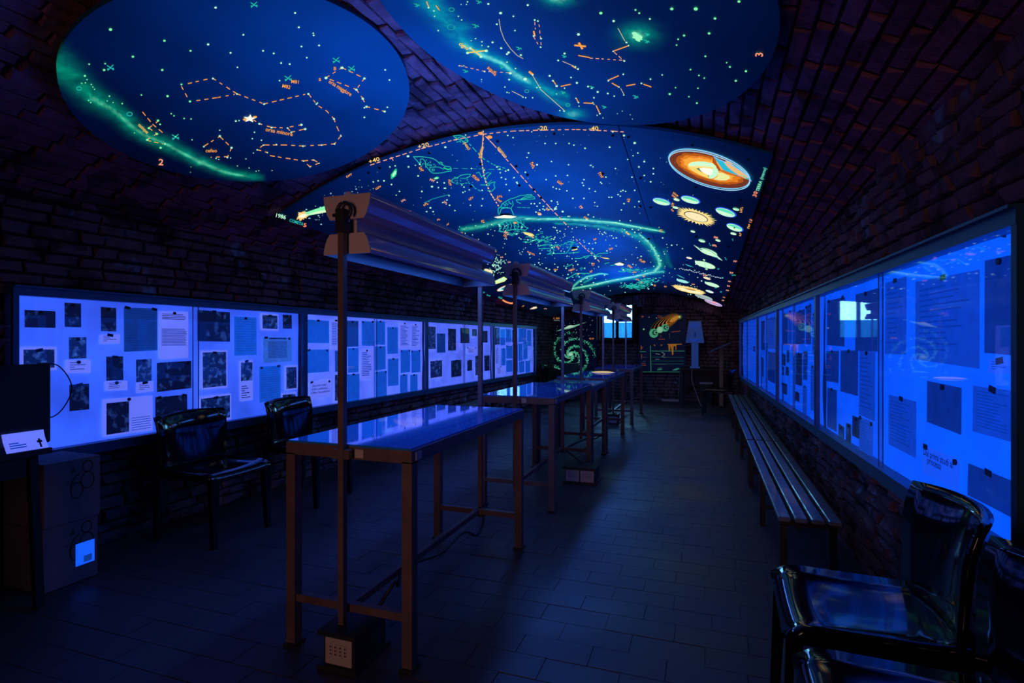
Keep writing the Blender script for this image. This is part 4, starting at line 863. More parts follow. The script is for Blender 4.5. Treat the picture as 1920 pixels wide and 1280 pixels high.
copy_tree(ch, (-3.12, 3.77, 0), 'glossy black plastic chair by the left case, behind the first table', .03)
copy_tree(ch, (.475, 2.03, 0), 'glossy black chair at the lower right before the near bench', math.pi-.03)
copy_tree(ch, (.475, 1.44, 0), 'black chair cut by the bottom right corner of the picture', math.pi)
copy_tree(ch, (.20, 10.42, 0), 'dark chair at the far end of the right benches', math.pi-.1)
copy_tree(ch, (-3.02, 11.2, 0), 'black chair beside the dark green cabinet in the far corner', .1)

# ================================================================== slatted benches
def make_bench(label, x0, y0, y1, z=.41):
    t = thing('slatted_bench', label, 'bench', (x0+.15, (y0+y1)/2, 0), 'slatted wooden benches'); w = .057; gp = .019
    for k in range(4): x = x0+k*(w+gp); MB().span((x, y0, z-.024), (x+w, y1, z), bev=.004).build('slat', M['wood'], t)
    xe = x0+4*w+3*gp
    for y in (y0+.04, (y0+y1)/2, y1-.08):
        for x in (x0+.01, xe-.05): MB().span((x, y, 0), (x+.036, y+.036, z-.05)).build('leg', M['dark_steel'], t)
        MB().span((x0+.01, y, z-.054), (xe-.014, y+.036, z-.024)).build('cross_bar', M['dark_steel'], t)
        MB().span((x0+.046, y+.006, .12), (xe-.05, y+.03, .145)).build('stretcher', M['dark_steel'], t)
    return t
make_bench('slatted wooden bench nearest the viewer along the right wall', .345, 3.10, 5.42)
make_bench('middle slatted bench along the right wall', .345, 5.47, 7.85)
make_bench('farthest slatted bench along the right wall, beside the dark chair', .345, 7.90, 10.0)
make_bench('slatted bench along the left wall, seen between the table legs', -3.30, 6.0, 8.4)

# ================================================================== display cases on both walls
def paper_mat(name, em, base, wr=.15, scale=6):
    """paper that fluoresces blue under the ultraviolet tubes"""
    g = N(name); geo = g.n('NewGeometry')
    nz = g.n('TexNoise', i_Vector=geo.outputs['Position'], i_Scale=scale, i_Detail=4.0)
    k = g.n('MapRange', i_Value=nz.outputs[0]); k.inputs[1].default_value = .3; k.inputs[2].default_value = .7; k.inputs[3].default_value = 1-wr; k.inputs[4].default_value = 1+wr
    p = g.n('BsdfPrincipled', i_Base_Color=rgba(base), i_Roughness=.8, i_Emission_Color=rgba(em)); p.inputs['Specular IOR Level'].default_value = .2
    g.link(k.outputs[0], p.inputs['Emission Strength'])
    b = g.n('Bump', i_Strength=.3, i_Distance=.02, i_Height=nz.outputs[0]); g.link(b.outputs[0], p.inputs['Normal'])
    mt = g.done(p.outputs[0])
    mt.cycles.emission_sampling = 'NONE'
    return mt
def photo_mat(name, lo, hi, scale, t0=.42, t1=.66):
    g = N(name); tc = g.n('TexCoord'); oi = g.n('ObjectInfo')
    mp = g.n('Vector' 'Math', operation='ADD', i_0=tc.outputs['Object']); cm = g.n('CombineXYZ', i_0=g.n('Math', operation='MULTIPLY', i_0=oi.outputs['Random'], i_1=37.0).outputs[0], i_1=g.n('Math', operation='MULTIPLY', i_0=oi.outputs['Random'], i_1=91.0).outputs[0])
    g.link(cm.outputs[0], mp.inputs[1])
    nz = g.n('TexNoise', i_Vector=mp.outputs[0], i_Scale=scale, i_Detail=5.0, i_Roughness=.6)
    r = g.ramp(nz.outputs[0], [(t0, lo), ((t0+t1)/2, [a*.6+b*.4 for a, b in zip(lo, hi)]), (t1, hi)])
    p = g.n('BsdfPrincipled', i_Base_Color=(.02, .02, .03, 1), i_Roughness=.5, i_Emission_Color=r.outputs[0], i_Emission_Strength=1.0)
    mt = g.done(p.outputs[0]); mt.cycles.emission_sampling = 'NONE'; return mt
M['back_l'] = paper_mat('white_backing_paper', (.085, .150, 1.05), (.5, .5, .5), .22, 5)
M['back_l1'] = paper_mat('first_backing_paper', (.030, .105, 1.0), (.5, .5, .5), .25, 3)  # nearest left case: lamp falloff put into the glow as a less lilac blue
M['back_r'] = paper_mat('blue_lit_backing_paper', (.002, .118, 1.42), (.04, .08, .2), .12, 4)
M['doc_l'] = paper_mat('white_typed_sheet', (.12, .17, .95), (.5, .5, .5), .05)
M['blue_l'] = paper_mat('blue_grey_sheet', (.004, .075, .60), (.1, .15, .3), .12, 20)
M['blue2_l'] = paper_mat('slate_blue_sheet', (.003, .032, .25), (.08, .1, .2), .15, 25)
M['news_l'] = paper_mat('newsprint', (.02, .10, .55), (.2, .2, .3), .2, 60)
M['photo_l'] = photo_mat('dark_photo_print', (.001, .003, .028), (.03, .09, .50), 16, .54, .80)
M['photo2_l'] = photo_mat('mid_photo_print', (.002, .009, .08), (.04, .13, .65), 26, .50, .74)
M['doc_r'] = paper_mat('dim_sheet', (.001, .052, .66), (.1, .12, .2), .12, 18)
M['blue_r'] = paper_mat('dark_blue_sheet', (.001, .026, .33), (.05, .06, .12), .15, 18)
M['photo_r'] = photo_mat('night_photo_print', (.0005, .003, .05), (.002, .03, .30), 16)
M['card_r'] = paper_mat('plain_card', (.004, .10, 1.15), (.3, .3, .4), .04)
M['ink_blue'] = plain('printed_ink', (.004, .006, .03), .8, emit=(.002, .008, .10))
M['ink_r'] = plain('pale_printed_ink', (.004, .01, .04), .8, emit=(.001, .038, .48))
M['ink_faint'] = plain('faint_printed_ink', (.01, .02, .08), .8, emit=(.002, .035, .34))
class Board:
    """the pinning plane of one wall's cases: x = fx(y)"""
    def __init__(s, fx, sgn): s.fx = fx; s.sgn = sgn; s.k = fx(1)-fx(0)
    def pt(s, px, py, off=0):
        r = rays((px, py))[0]; x0 = s.fx(0)-s.sgn*.045+s.sgn*off; t = x0/(r[0]-s.k*r[1]); return Vector((r[0]*t, r[1]*t, H+r[2]*t))
BL, BR = Board(LX, 1), Board(RX, -1)
def case(side, label, ya, yb_, z0, z1, back, split, fr=.045, end=None):
    fx, sg = (LX, 1) if side == 'l' else (RX, -1); wall = XL if side == 'l' else XR
    t = thing('display_case', label, 'display case', (fx((ya+yb_)/2)-sg*.04, (ya+yb_)/2, z0), 'glazed display cases along the walls')
    def slab(name, y0, y1, za, zb, d0, d1, mat):
        vs = [(fx(y)+sg*dd, y, z) for y in (y0, y1) for dd in (d0, d1) for z in (za, zb)]
        return MB().add(vs, [(0, 1, 3, 2), (4, 6, 7, 5), (0, 2, 6, 4), (1, 5, 7, 3), (0, 4, 5, 1), (2, 3, 7, 6)]).build(name, mat, t)
    slab('back_panel', ya, yb_, z0, z1, -.074, -.066, M['matte_black'])
    slab('frame_rail', ya-.0, yb_+.0, z1, z1+fr, -.07, .012, M['frame']); slab('frame_rail', ya, yb_, z0-fr-.015, z0, -.07, .016, M['frame'])
    slab('frame_lip', ya, yb_, z1+fr, z1+fr+.010, -.07, .030, M['frame']); 
    slab('frame_post', ya, ya+.028, z0, z1, -.016, .010, M['frame']); slab('frame_post', yb_-.028, yb_, z0, z1, -.016, .010, M['frame'])
    # crinkled backing paper
    ny, nz_ = 26, 12; P = []; rg = random.Random(int(ya*100))
    ph = [rg.uniform(0, 6) for _ in range(6)]
    for i in range(ny+1):
        for j in range(nz_+1):
            y = ya+.03+(yb_-ya-.06)*i/ny; z = z0+(z1-z0)*j/nz_
            w = .0035*math.sin(7*y+5*z+ph[0])+.0025*math.sin(13*z-4*y+ph[1])+.002*math.sin(17*y+ph[2]+3*z)
            P.append((fx(y)+sg*(-.0505+w), y, z))
    MB().add(P, [(i*(nz_+1)+j, (i+1)*(nz_+1)+j, (i+1)*(nz_+1)+j+1, i*(nz_+1)+j+1) for i in range(ny) for j in range(nz_)], 0, True).build('backing_paper', back, t)
    # two sliding panes
    for k, (a, b, off) in enumerate(((ya+.02, split+.02, -.004), (split-.02, yb_-.02, -.010))):
        pn = slab('glass_pane', a, b, z0, z1, off-.003, off, M['glass'])
        e = b if k == 0 else a
        m = MB(); m.span((fx(e)+sg*(off-.002), e-.003, z0), (fx(e)+sg*(off+.002), e+.003, z1)); m.build('pane_edge', M['frame'], pn)
    return t
LY = [1.93+2.25*k for k in range(5)]; LZ0, LZ1 = .675, 1.555
def y_at(px, fx=RX):
    a = (px-960)/F; k = fx(1)-fx(0); r = (a*CT-ST, a*ST+CT); t = fx(0)/(r[0]-k*r[1]); return r[1]*t
RYp = [y_at(p) for p in (1648, 1531, 1487, 1457, 1436, 1420, 1400, 1387)]; RY = [1.87]+RYp
RZ0, RZ1 = .705, 1.62
NL = ['nearest', 'second', 'third', 'farthest']
for k in range(4):
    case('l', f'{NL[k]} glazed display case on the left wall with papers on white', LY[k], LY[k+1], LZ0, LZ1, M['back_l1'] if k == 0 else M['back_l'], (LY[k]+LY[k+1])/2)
for k in range(4):
    case('r', f'{NL[k]} glazed display case on the right wall, glowing deep blue', RY[2*k], RY[2*k+2], RZ0, RZ1, M['back_r'], RY[2*k+1])

# ---- sheets pinned in the cases
MATK = {'p': 'photo', 'q': 'photo2', 'd': 'doc', 'b': 'blue', 's': 'blue2', 'n': 'news', 'c': 'doc'}
NAMEK = {'p': ('photograph', 'photograph'), 'q': ('photograph', 'photograph'), 'd': ('document_sheet', 'paper'), 'b': ('document_sheet', 'paper'), 's': ('document_sheet', 'paper'), 'n': ('newspaper_clipping', 'clipping'), 'c': ('caption_card', 'card')}
WORDK = {'p': 'dark photograph', 'q': 'grey photograph', 'd': 'pale printed sheet', 'b': 'blue-grey sheet', 's': 'slate-blue sheet', 'n': 'newspaper clipping', 'c': 'small caption card'}
ORD = ['first', 'second', 'third', 'fourth', 'fifth', 'sixth', 'seventh', 'eighth', 'ninth', 'tenth']
PAPERS = []
def sheet(side, case_k, x0, x1, y0, y1, kind, extra='', lines=0, rot=0, rows=None):
    B = BL if side == 'l' else BR; xm = (x0+x1)/2
    o = B.pt(xm, (y0+y1)/2, .004); top, bot = B.pt(xm, y0, .004).z, B.pt(xm, y1, .004).z
    ya, yb_ = B.pt(x0, y0, .004).y, B.pt(x1, y0, .004).y
    if ya > yb_: ya, yb_ = yb_, ya
    lo, hi = (LY[case_k], LY[case_k+1]) if side == 'l' else (RY[2*case_k], RY[2*case_k+2]); ya, yb_ = max(ya, lo+.035), min(yb_, hi-.035)
    PAPERS.append(dict(side=side, case=case_k, ya=ya, yb=yb_, z0=bot, z1=top, kind=kind, extra=extra, lines=lines, rot=rot, px=xm))
def sheets(side, k, rows):
    for q in rows.strip().split(';'):
        f = q.strip().split(' ', 5); x0, x1, y0, y1 = map(float, f[:4]); kk = f[4]; ex = f[5] if len(f) > 5 else ''
        sheet(side, k, x0, x1, y0, y1, kk, ex)
sheets('l', 0, '46 104 582 614 p wide; 121 152 568 613 p tall; 189 218 576 621 p; 187 225 627 644 c; 232 295 577 658 s large; 299 353 584 672 d typed; 44 102 655 690 q; 129 162 632 672 q; 123 170 675 699 c; 199 231 668 713 p; 197 239 714 732 c; 255 284 673 715 q; 255 288 716 735 c; 294 359 678 731 p large; 130 167 720 769 p; 193 286 745 813 d illustrated; 291 351 742 787 p; 370 431 583 640 p large; 439 481 594 666 b; 492 520 591 616 q small; 530 547 590 616 p small; 493 547 632 679 n; 380 424 660 725 q; 450 474 676 751 d narrow; 486 526 686 752 b; 537 556 688 728 q; 377 431 744 787 q; 530 554 739 752 q small')
sheets('l', 1, '575 617 600 643 b lined; 575 617 655 698 b lined; 580 621 714 746 c lettered; 620 640 600 654 d; 628 644 657 696 s; 628 648 702 750 q; 649 672 601 650 s; 652 672 652 698 b; 651 674 701 751 b; 678 701 602 648 b; 676 699 655 711 d; 704 722 602 646 b; 703 723 649 693 b; 704 725 696 744 b; 726 746 613 663 b; 727 747 672 723 b; 749 768 606 653 d; 770 788 607 654 d; 751 769 656 698 b; 771 788 657 698 b; 750 764 702 736 b; 769 783 702 736 b')
sheets('l', 2, '799 817 612 654 q; 819 835 625 661 s; 840 855 616 657 p; 863 880 615 643 p; 885 894 617 630 q; 901 914 620 642 p; 875 893 651 663 c; 807 829 676 707 q; 846 865 675 706 p; 876 885 675 695 p; 891 898 667 703 q; 908 918 666 695 p')
sheets('l', 3, '927 937 614 646 q; 938 947 617 647 b; 948 959 617 641 b; 960 967 618 641 s; 972 987 616 641 b; 988 996 619 648 b; 928 937 652 685 d; 940 948 653 685 b; 949 961 648 672 b; 962 971 645 676 b; 972 980 644 676 b; 981 989 641 673 b; 949 961 675 697 b; 962 971 677 698 b; 973 983 677 698 b; 985 994 676 698 b; 930 947 687 703 c')
sheets('r', 0, '1660 1700 524 664 d; 1716 1837 516 682 d large; 1846 1906 482 664 b large; 1853 1900 674 700 c; 1666 1718 746 846 d; 1738 1803 720 803 b; 1824 1906 728 820 d large; 1730 1800 848 904 c lettered; 1815 1900 885 950 b; 1551 1584 560 648 b; 1604 1646 546 658 b; 1549 1573 658 716 b; 1576 1609 657 738 b; 1611 1641 658 784 d; 1551 1569 729 805 b; 1572 1583 797 827 p small; 1586 1596 794 846 p; 1598 1612 781 820 p; 1611 1637 786 862 d')
sheets('r', 1, '1463 1477 588 646 b; 1478 1485 583 646 d; 1492 1509 582 645 b; 1511 1521 572 645 b; 1523 1529 588 664 d; 1464 1473 664 685 p; 1475 1480 657 680 p; 1465 1470 687 703 p; 1473 1479 688 704 p; 1464 1476 718 738 p; 1492 1504 662 722 p; 1506 1514 658 712 b; 1505 1513 724 784 d; 1491 1499 735 752 p small; 1520 1527 686 770 d')
sheets('r', 2, '1424 1434 602 656 b; 1439 1455 595 654 d; 1424 1432 670 705 b; 1440 1454 660 716 b')
sheets('r', 3, '1412 1416 649 659 b small')
# rows and order, so that every sheet can be pointed at
import itertools
CASEW = {'l': [f'{n} left case' for n in NL], 'r': [f'{n} right case' for n in NL]}
for (sd, ck), grp in itertools.groupby(PAPERS, key=lambda q: (q['side'], q['case'])):
    grp = list(grp); rows = {}
    for q in grp:
        zc = ((q['z0']+q['z1'])/2-.68)/.9; r = 'top' if zc > .68 else 'middle' if zc > .40 else 'bottom'; rows.setdefault(r, []).append(q)
    for r, lst in rows.items():
        lst.sort(key=lambda q: q['px'])
        for i, q in enumerate(lst):
            w = (q['extra']+' ' if q['extra'] else '')+WORDK[q['kind']]
            if len(lst) == 1: pos = f'alone in the {r} row'
            elif i == 0: pos = f'leftmost in the {r} row'
            elif i == len(lst)-1: pos = f'rightmost in the {r} row'
            else: pos = f'{(ORD+["eleventh", "twelfth"])[i]} from left in the {r} row'
            q['label'] = f'{w}, {pos} of the {CASEW[sd][ck]}'
rg = random.Random(11)
def ink_lines(q, o, mat, m, margin=.10, n=12, gap=.5, ragged=.25):
    """lines of print too small to read, on the face of a sheet"""
    B = BL if q['side'] == 'l' else BR; h = q['z1']-q['z0']; w = q['yb']-q['ya']; mb = MB()
    for i in range(n):
        z = q['z1']-h*(margin+(1-2*margin)*i/n); th = h*(1-2*margin)/n*gap; a = q['ya']+w*margin; b = q['yb']-w*margin-w*rg.random()*ragged
        if q['side'] == 'r': a, b = q['ya']+w*margin+w*rg.random()*ragged, q['yb']-w*margin
        X = lambda y: B.fx(y)+B.sgn*(-.0385)
        mb.add([(X(a), a, z), (X(b), b, z), (X(b), b, z-th), (X(a), a, z-th)], [(0, 1, 2, 3)])
    ob = mb.build('print', mat, o); ob['kind'] = 'stuff'
def wall_text(q, o, s_, y, z, size, mat, name='print'):
    B = BL if q['side'] == 'l' else BR; v, f = text_geo(s_); sg = 1 if q['side'] == 'l' else -1
    X = lambda yy: B.fx(yy)+B.sgn*(-.0383)
    ob = MB().add([(X(y+sg*u*size), y+sg*u*size, z+w*size) for u, w in v], f).build(name, mat, o); ob['kind'] = 'stuff'
for q in PAPERS:
    B = BL if q['side'] == 'l' else BR; nm, cat = NAMEK[q['kind']]; w, h = q['yb']-q['ya'], q['z1']-q['z0']
    yc, zc = (q['ya']+q['yb'])/2, (q['z0']+q['z1'])/2; org = Vector((B.fx(yc)-B.sgn*.041, yc, zc))
    mk = MATK[q['kind']]+'_'+q['side']
    if q['kind'] == 'c' and q['side'] == 'r': mk = 'card_r'
    if mk not in M: mk = {'news_r': 'doc_r', 'photo2_r': 'photo_r', 'blue2_r': 'blue_r'}[mk]
    t = thing(nm, q['label'], cat, org, 'sheets pinned in the wall cases'); rot = rg.uniform(-.03, .03) if q['kind'] != 'c' else rg.uniform(-.05, .05)
    n = 5; cu = rg.uniform(.002, .006); P = []
    for i in range(n+1):
        for j in range(n+1):
            u, v = -.5+i/n, -.5+j/n; y = yc+u*w; z = zc+v*h+u*w*rot
            P.append((B.fx(y)+B.sgn*(-.0415+cu*(abs(u)*2)**3*(.5-v)*.5), y, z))
    fs = [(i*(n+1)+j, (i+1)*(n+1)+j, (i+1)*(n+1)+j+1, i*(n+1)+j+1) for i in range(n) for j in range(n)]
    sh = MB().add(P, fs, 0, True).build('sheet', M[mk], t)
    # tapes and pins
    big = w > .12
    for yy in ((yc,) if w < .2 else (yc,) if rg.random() < .6 else (yc-w*.4, yc+w*.4)):
        x = B.fx(yy)-B.sgn*.0385; s_ = .018 if q['side'] == 'l' else .02
        if rg.random() < .55: MB().box((x, yy, q['z1']-.004), (.003, s_*2, s_), Matrix.Rotation(rg.uniform(-.2, .2), 3, 'X')).build('tape', M['pin'], t)
        else: MB().tube([(x-B.sgn*.003, yy, q['z1']-.012), (x+B.sgn*.004, yy, q['z1']-.012)], .011, 10).build('pin', M['pin'], t)
    # white margin of photographs, inset print on sheets
    if q['kind'] in 'd' and q['side'] == 'l':
        if q['extra'] == 'illustrated':
            ph = MB(); X = lambda y: B.fx(y)-B.sgn*.0382; a, b, za, zb = q['ya']+w*.06, q['ya']+w*.50, q['z0']+h*.06, q['z1']-h*.1
            ph.add([(X(a), a, za), (X(b), b, za), (X(b), b, zb), (X(a), a, zb)], [(0, 1, 2, 3)]).build('printed_photo', M['photo_l'], t)
            qq = dict(q, ya=q['ya']+w*.52, z1=q['z0']+h*.45); ink_lines(qq, t, M['ink_faint'], None, .06, 6, .25, .1)
        elif q['extra'] == 'narrow':
            X = lambda y: B.fx(y)-B.sgn*.0382; a, b, za, zb = q['ya']+w*.05, q['yb']-w*.05, q['z0']+h*.5, q['z1']-h*.04
            MB().add([(X(a), a, za), (X(b), b, za), (X(b), b, zb), (X(a), a, zb)], [(0, 1, 2, 3)]).build('printed_photo', M['photo2_l'], t)
            ink_lines(dict(q, z1=q['z0']+h*.42), t, M['ink_blue'], None, .1, 6, .35, .6)
        elif q['extra'] == 'typed':
            ink_lines(dict(q, z1=q['z1']-h*.04, z0=q['z1']-h*.2), t, M['ink_blue'], None, .08, 4, .4, .15); ink_lines(dict(q, z1=q['z1']-h*.34, z0=q['z0']+h*.24), t, M['ink_blue'], None, .06, 15, .42, .08)
        else: ink_lines(q, t, M['ink_faint'], None, .1, 14, .4, .4)
    elif q['kind'] == 'b' and q['side'] == 'l' and w > .1: ink_lines(q, t, M['blue2_l'], None, .06, 22 if q['extra'] == 'lined' else 14, .18, .06)
    elif q['kind'] == 's' and w > .2: ink_lines(q, t, M['ink_blue'], None, .04, 30, .25, .04)
    elif q['kind'] == 'n': ink_lines(q, t, M['ink_blue'], None, .16, 26, .4, .03); ink_lines(dict(q, z0=q['z1']-h*.12), t, M['ink_blue'], None, .2, 1, .8, 0)
    elif q['kind'] == 'c' and not q['extra']: ink_lines(q, t, M['ink_faint'] if q['side'] == 'r' else M['ink_blue'], None, .16, 4, .3, .5)
    elif q['kind'] == 'd' and q['side'] == 'r' and w > .1: ink_lines(q, t, M['ink_r'], None, .1, 12, .3, .4)
    elif q['kind'] == 'q' and q['side'] == 'l' and w > .12:
        X = lambda y: B.fx(y)-B.sgn*.0428; e = .014
        MB().add([(X(a), a, z) for a, z in ((q['ya']-e, q['z0']-e), (q['yb']+e, q['z0']-e), (q['yb']+e, q['z1']+e), (q['ya']-e, q['z1']+e))], [(0, 1, 2, 3)]).build('mount', M['doc_l'], t)
    if q['extra'] == 'lettered':
        if q['side'] == 'l':
            for i, s_ in enumerate(('Dai primi scritti...', 'al libro pubblicato...', 'al libro mai pubblicato')): wall_text(q, t, s_, q['ya']+w*(.12-.03*i), q['z1']-h*(.30+.20*i), w*.098, M['ink_blue'])
        else:
            for i, s_ in enumerate(('Dai primi studi ai', 'processi')): wall_text(q, t, s_, q['yb']-w*(.04+.12*i), q['z1']-h*(.34+.24*i), w*.118, M['ink_blue'])

# ================================================================== left foreground: desk, screen, boxes
t = thing('desk', 'dark desk at the left edge of the picture under the black screen', 'desk', (-3.3, 1.35, 0))
MB().span((-3.60, .75, .755), (-3.02, 1.80, .782)).build('desktop', M['matte_black'], t)
for x, y, dx, dy in ((-3.07, 1.74, 0, .03), (-3.07, .82, 0, 0), (-3.55, 1.74, 0, 0), (-3.55, .82, 0, 0)): MB().bar((x+dx, y+dy, 0), (x, y, .755), .035).build('leg', M['dark_steel'], t)
MB().span((-3.06, .9, .66), (-3.04, 1.7, .75)).build('apron', M['matte_black'], t)
t = thing('flat_screen', 'black flat screen on the desk covering a corner of the left case', 'screen', (-3.10, 1.5, .782))
MB().span((-3.115, 1.14, .80), (-3.08, 1.83, 1.19), bev=.006).build('bezel', M['matte_black'], t)
MB().span((-3.081, 1.16, .82), (-3.078, 1.81, 1.17)).build('display', M['matte_black'], t)
MB().span((-3.15, 1.43, .782), (-3.115, 1.53, .95)).build('neck', M['matte_black'], t); MB().span((-3.22, 1.36, .782), (-3.05, 1.60, .794)).build('foot', M['matte_black'], t)
t = thing('notice_card', 'white bent notice card with an arrow below the black screen', 'sign', (-3.035, 1.62, .782))
c4 = [(-3.022, 1.60), (-3.022, 1.785)]
MB().shell([[Vector((-3.024, y, .785)), Vector((-3.052, y, .835)), Vector((-3.062, y, .87))] for y in (1.615, 1.70, 1.785)], .003).build('sheet', M['doc_l'], t)
def notice(mb, u0, u1, v0, v1):
    f = lambda u, v: (-3.0215-.028*v*.9-.0005, 1.615+.17*u, .787+.05*v); mb.add([f(u0, v0), f(u1, v0), f(u1, v1), f(u0, v1)], [(0, 1, 2, 3)])
m = MB(); notice(m, .80, .85, .1, .6); notice(m, .76, .89, .55, .75); notice(m, .80, .85, .75, .9); m.build('arrow', M['ink'], t)
m = MB(); [notice(m, .1, .3+.2*rg.random(), a, a+.1) for a in (.3, .5, .7)]; m.build('print', M['ink_faint'], t)['kind'] = 'stuff'
cord('thin_cable', 'thin cable looping from behind the black screen over the left case', [(-3.20, 1.8, .90), (-3.2, 1.93, .92), (-3.2, 2.0, 1.05), (-3.22, 1.95, 1.17), (-3.2, 1.84, 1.19)], .003)
def carton(label, z, sticker):
    x0, x1, y0, y1, h = -3.53, -3.205, 1.87, 2.15, .332
    if sticker: x1 -= .006; y1 -= .008
    t = thing('carton', label, 'box', ((x0+x1)/2, (y0+y1)/2, z), 'stacked cartons by the desk')
    MB().span((x0, y0, z), (x1, y1, z+h), bev=.003).build('body', M['card'], t)
    MB().span((x0+.001, y0-.001, z+h-.004), (x1+.0012, y1+.001, z+h+.0005)).build('flap', M['card'], t)
    X = x1+.0012
    def stroke(pts, w=.006):
        m = MB(); P = [Vector((X, y0+a, z+b)) for a, b in pts]
        for a, b in zip(P, P[1:]):
            e = (b-a).normalized(); n = Vector((0, -e.z, e.y))*w/2; a, b = a-e*w*.3, b+e*w*.3; m.add([a+n, a-n, b-n, b+n], [(0, 1, 2, 3)])
        m.build('printed_mark', M['ink'], t)
    el = lambda cx, cz, rx, rz, a0=0, a1=6.2832: [(cx+rx*math.cos(a), cz+rz*math.sin(a)) for a in np.linspace(a0, a1, 18)]
    stroke(el(.212, .285, .026, .030)); stroke(el(.212, .210, .034, .044)); stroke(el(.158, .165, .030, .042)); stroke(el(.185, .180, .057, .075, 1.7, 3.3)); stroke([(.095, .215), (.165, .228)], .003); stroke([(.105, .205), (.155, .214)], .003)
    MB().add([(X, y0+.125, z+.262), (X, y0+.155, z+.262), (X, y0+.140, z+.292)], [(0, 1, 2)]).build('printed_mark', M['ink'], t)
    if sticker:
        s_ = MB().span((X, y0+.155, z+.085), (X+.001, y0+.252, z+.205)).build('sticker', M['card_r'], t)
        MB().span((X+.001, y0+.195, z+.095), (X+.0014, y0+.238, z+.130)).build('print', M['blue2_l'], s_)
carton('lower grey carton with a white sticker, on the floor by the desk', 0, True)
carton('upper grey carton marked 68, stacked on the other carton', .333, False)

# ================================================================== back of the room
def wall_panel(name, label, px0, px1, py0, py1):
    a, b = at_y(px0, py0, Y1-.10), at_y(px1, py1, Y1-.10); t = thing(name, label, 'painting', ((a.x+b.x)/2, Y1-.085, b.z))
    MB().span((a.x, Y1-.10, b.z), (b.x, Y1-.07, a.z)).build('board', M['dark_panel'], t)
    return t, Deco(lambda px: np.array([at_y(p[0], p[1], Y1-.10) for p in px]), (0, -1, 0))
M['dark_panel'] = plain('midnight_board', (.004, .03, .10), .6, var=.2, vscale=3)
t, d = wall_panel('galaxy_painting', 'tall dark painting of a green spiral galaxy left of the window', 1031, 1119, 590, 708)
rg = random.Random(5); d.dim = .55
for arm in range(4):
    for k in range(340):
        q = k/340; r = 3+46*q**1.05; a = arm*math.pi/2+.4+q*4.3+rg.gauss(0, .10+.05*q); rr = r+rg.gauss(0, 1.1)
        x, y = 1070+rr*math.cos(a)*.93, 664+rr*math.sin(a)*.86
        if 1033 < x < 1117 and 592 < y < 706: d.dot(x, y, rg.uniform(.45, .95), rg.choice((GREEN, (.10, .75, .40), (.25, .9, .6), (.02, .35, .25))), n=5)
d.ell(1070, 664, 5, 4, 0, (.25, .85, .5), 'painted_galaxy'); d.ell(1070, 664, 3.2, 2.6, 0, (.6, 1, .75), 'painted_galaxy', 2)
for a0_ in (0, math.pi*.66, math.pi*1.33):
    d.line([(1070+(3+8*q)*math.cos(a0_+2.6*q), 664+(3+8*q)*.85*math.sin(a0_+2.6*q)) for q in np.linspace(0, 1, 9)], 1.5, (.25, .85, .5), 'painted_galaxy')
d.poly(J('1042,621 1055,616 1064,611 1069,609 1074,610 1088,607 1100,603.5 1088,608.5 1075,614 1068,616 1056,618'), (.25, .75, .45), 'painted_galaxy'); d.poly(J('1056,617 1066,611 1070,609.5 1078,610 1072,613 1064,615'), (.75, 1, .8), 'painted_galaxy', 2)
for k in range(46): d.dot(rg.uniform(1033, 1117), rg.uniform(594, 640), rg.uniform(.4, .75), (.4, .6, .7), n=5)
d.text('NGC. 4565', 1032, 598, 4.6, 0, ORANGE, wide=.8); d.word(1032, 601, 18, 1.6, 0, (.5, .6, .6)); d.text('M.101', 1105, 636, 4.4, 0, ORANGE, wide=.85)
d.build(t)
t, d = wall_panel('planet_painting', 'dark painting of a green planet and orange orbits right of the window', 1198, 1286, 588, 700); d.dim = .42
for k, (q, col) in enumerate(((1.0, (.10, .10, .06)), (.97, DARK), (.88, (.45, .16, .05)), (.84, DARK), (.74, (.55, .2, .06)), (.69, DARK), (.60, (.6, .24, .06)), (.54, DARK), (.46, (.8, .30, .04)), (.41, (.25, .08, .01)), (.32, (.9, .36, .05)))):
    d.ell(1273-(1273-1246)*q, 594+(606-594)*q*1.0, 31*q, 12*q, -32, col, 'painted_planet', 1+k*.9)
d.ell(1274, 594, 5, 4.4, 0, (.10, .16, .02), 'painted_planet', 1, 20, .25); d.ell(1274, 594, 2.2, 2.1, 0, (.75, .95, .4), 'painted_planet', 11)
for x, y, r in ((1226, 624.5, 8.5), (1247, 614.5, 7)):
    d.ell(x, y, r, r, 0, (.12, .62, .34), 'painted_planet', 11); d.ell(x+r*.25, y-r*.12, r*.62, r*.6, 0, (.01, .10, .05), 'painted_planet', 12); d.ell(x+r*.42, y-r*.15, r*.42, r*.4, 0, (.18, .62, .38), 'painted_planet', 13); d.ell(x+r*.55, y-r*.15, r*.2, r*.2, 0, DARK, 'painted_planet', 14)
d.ell(1237.5, 618, 6, 6, 0, (.35, .95, .55), 'painted_planet', 15); d.ell(1236.5, 617, 3.6, 3.4, 0, (.5, 1, .6), 'painted_planet', 16); d.dot(1207, 617, 1.8, (.5, 1, .7)); d.dot(1217, 594.5, .8); d.dot(1231, 596, .9)
d.text('10', 1202, 595, 4.6, 0, RED, wide=1.0); d.word(1233, 593, 9, 1.8, -4, DIMRED); d.word(1234, 596, 10, 1.8, -4, DIMRED); d.word(1259, 623, 17, 1.8, 6, DIMRED); d.word(1235, 636.5, 12, 1.8, 0, DIMRED); d.line(J('1244,596 1251,599.5'), .6, (.3, .5, .4)); d.line(J('1239,628 1239,633'), .5, DIMRED); d.line(J('1255,625 1255,634'), .4, GREYM, dash=(2, 2))
d.line(J('1219.5,648 1220.5,696'), 1.6, (.04, .25, .17)); d.line(J('1222,658 1283,658'), 1.6, (.03, .20, .15)); d.line(J('1200,659 1211,659'), 1.4, (.03, .25, .17))
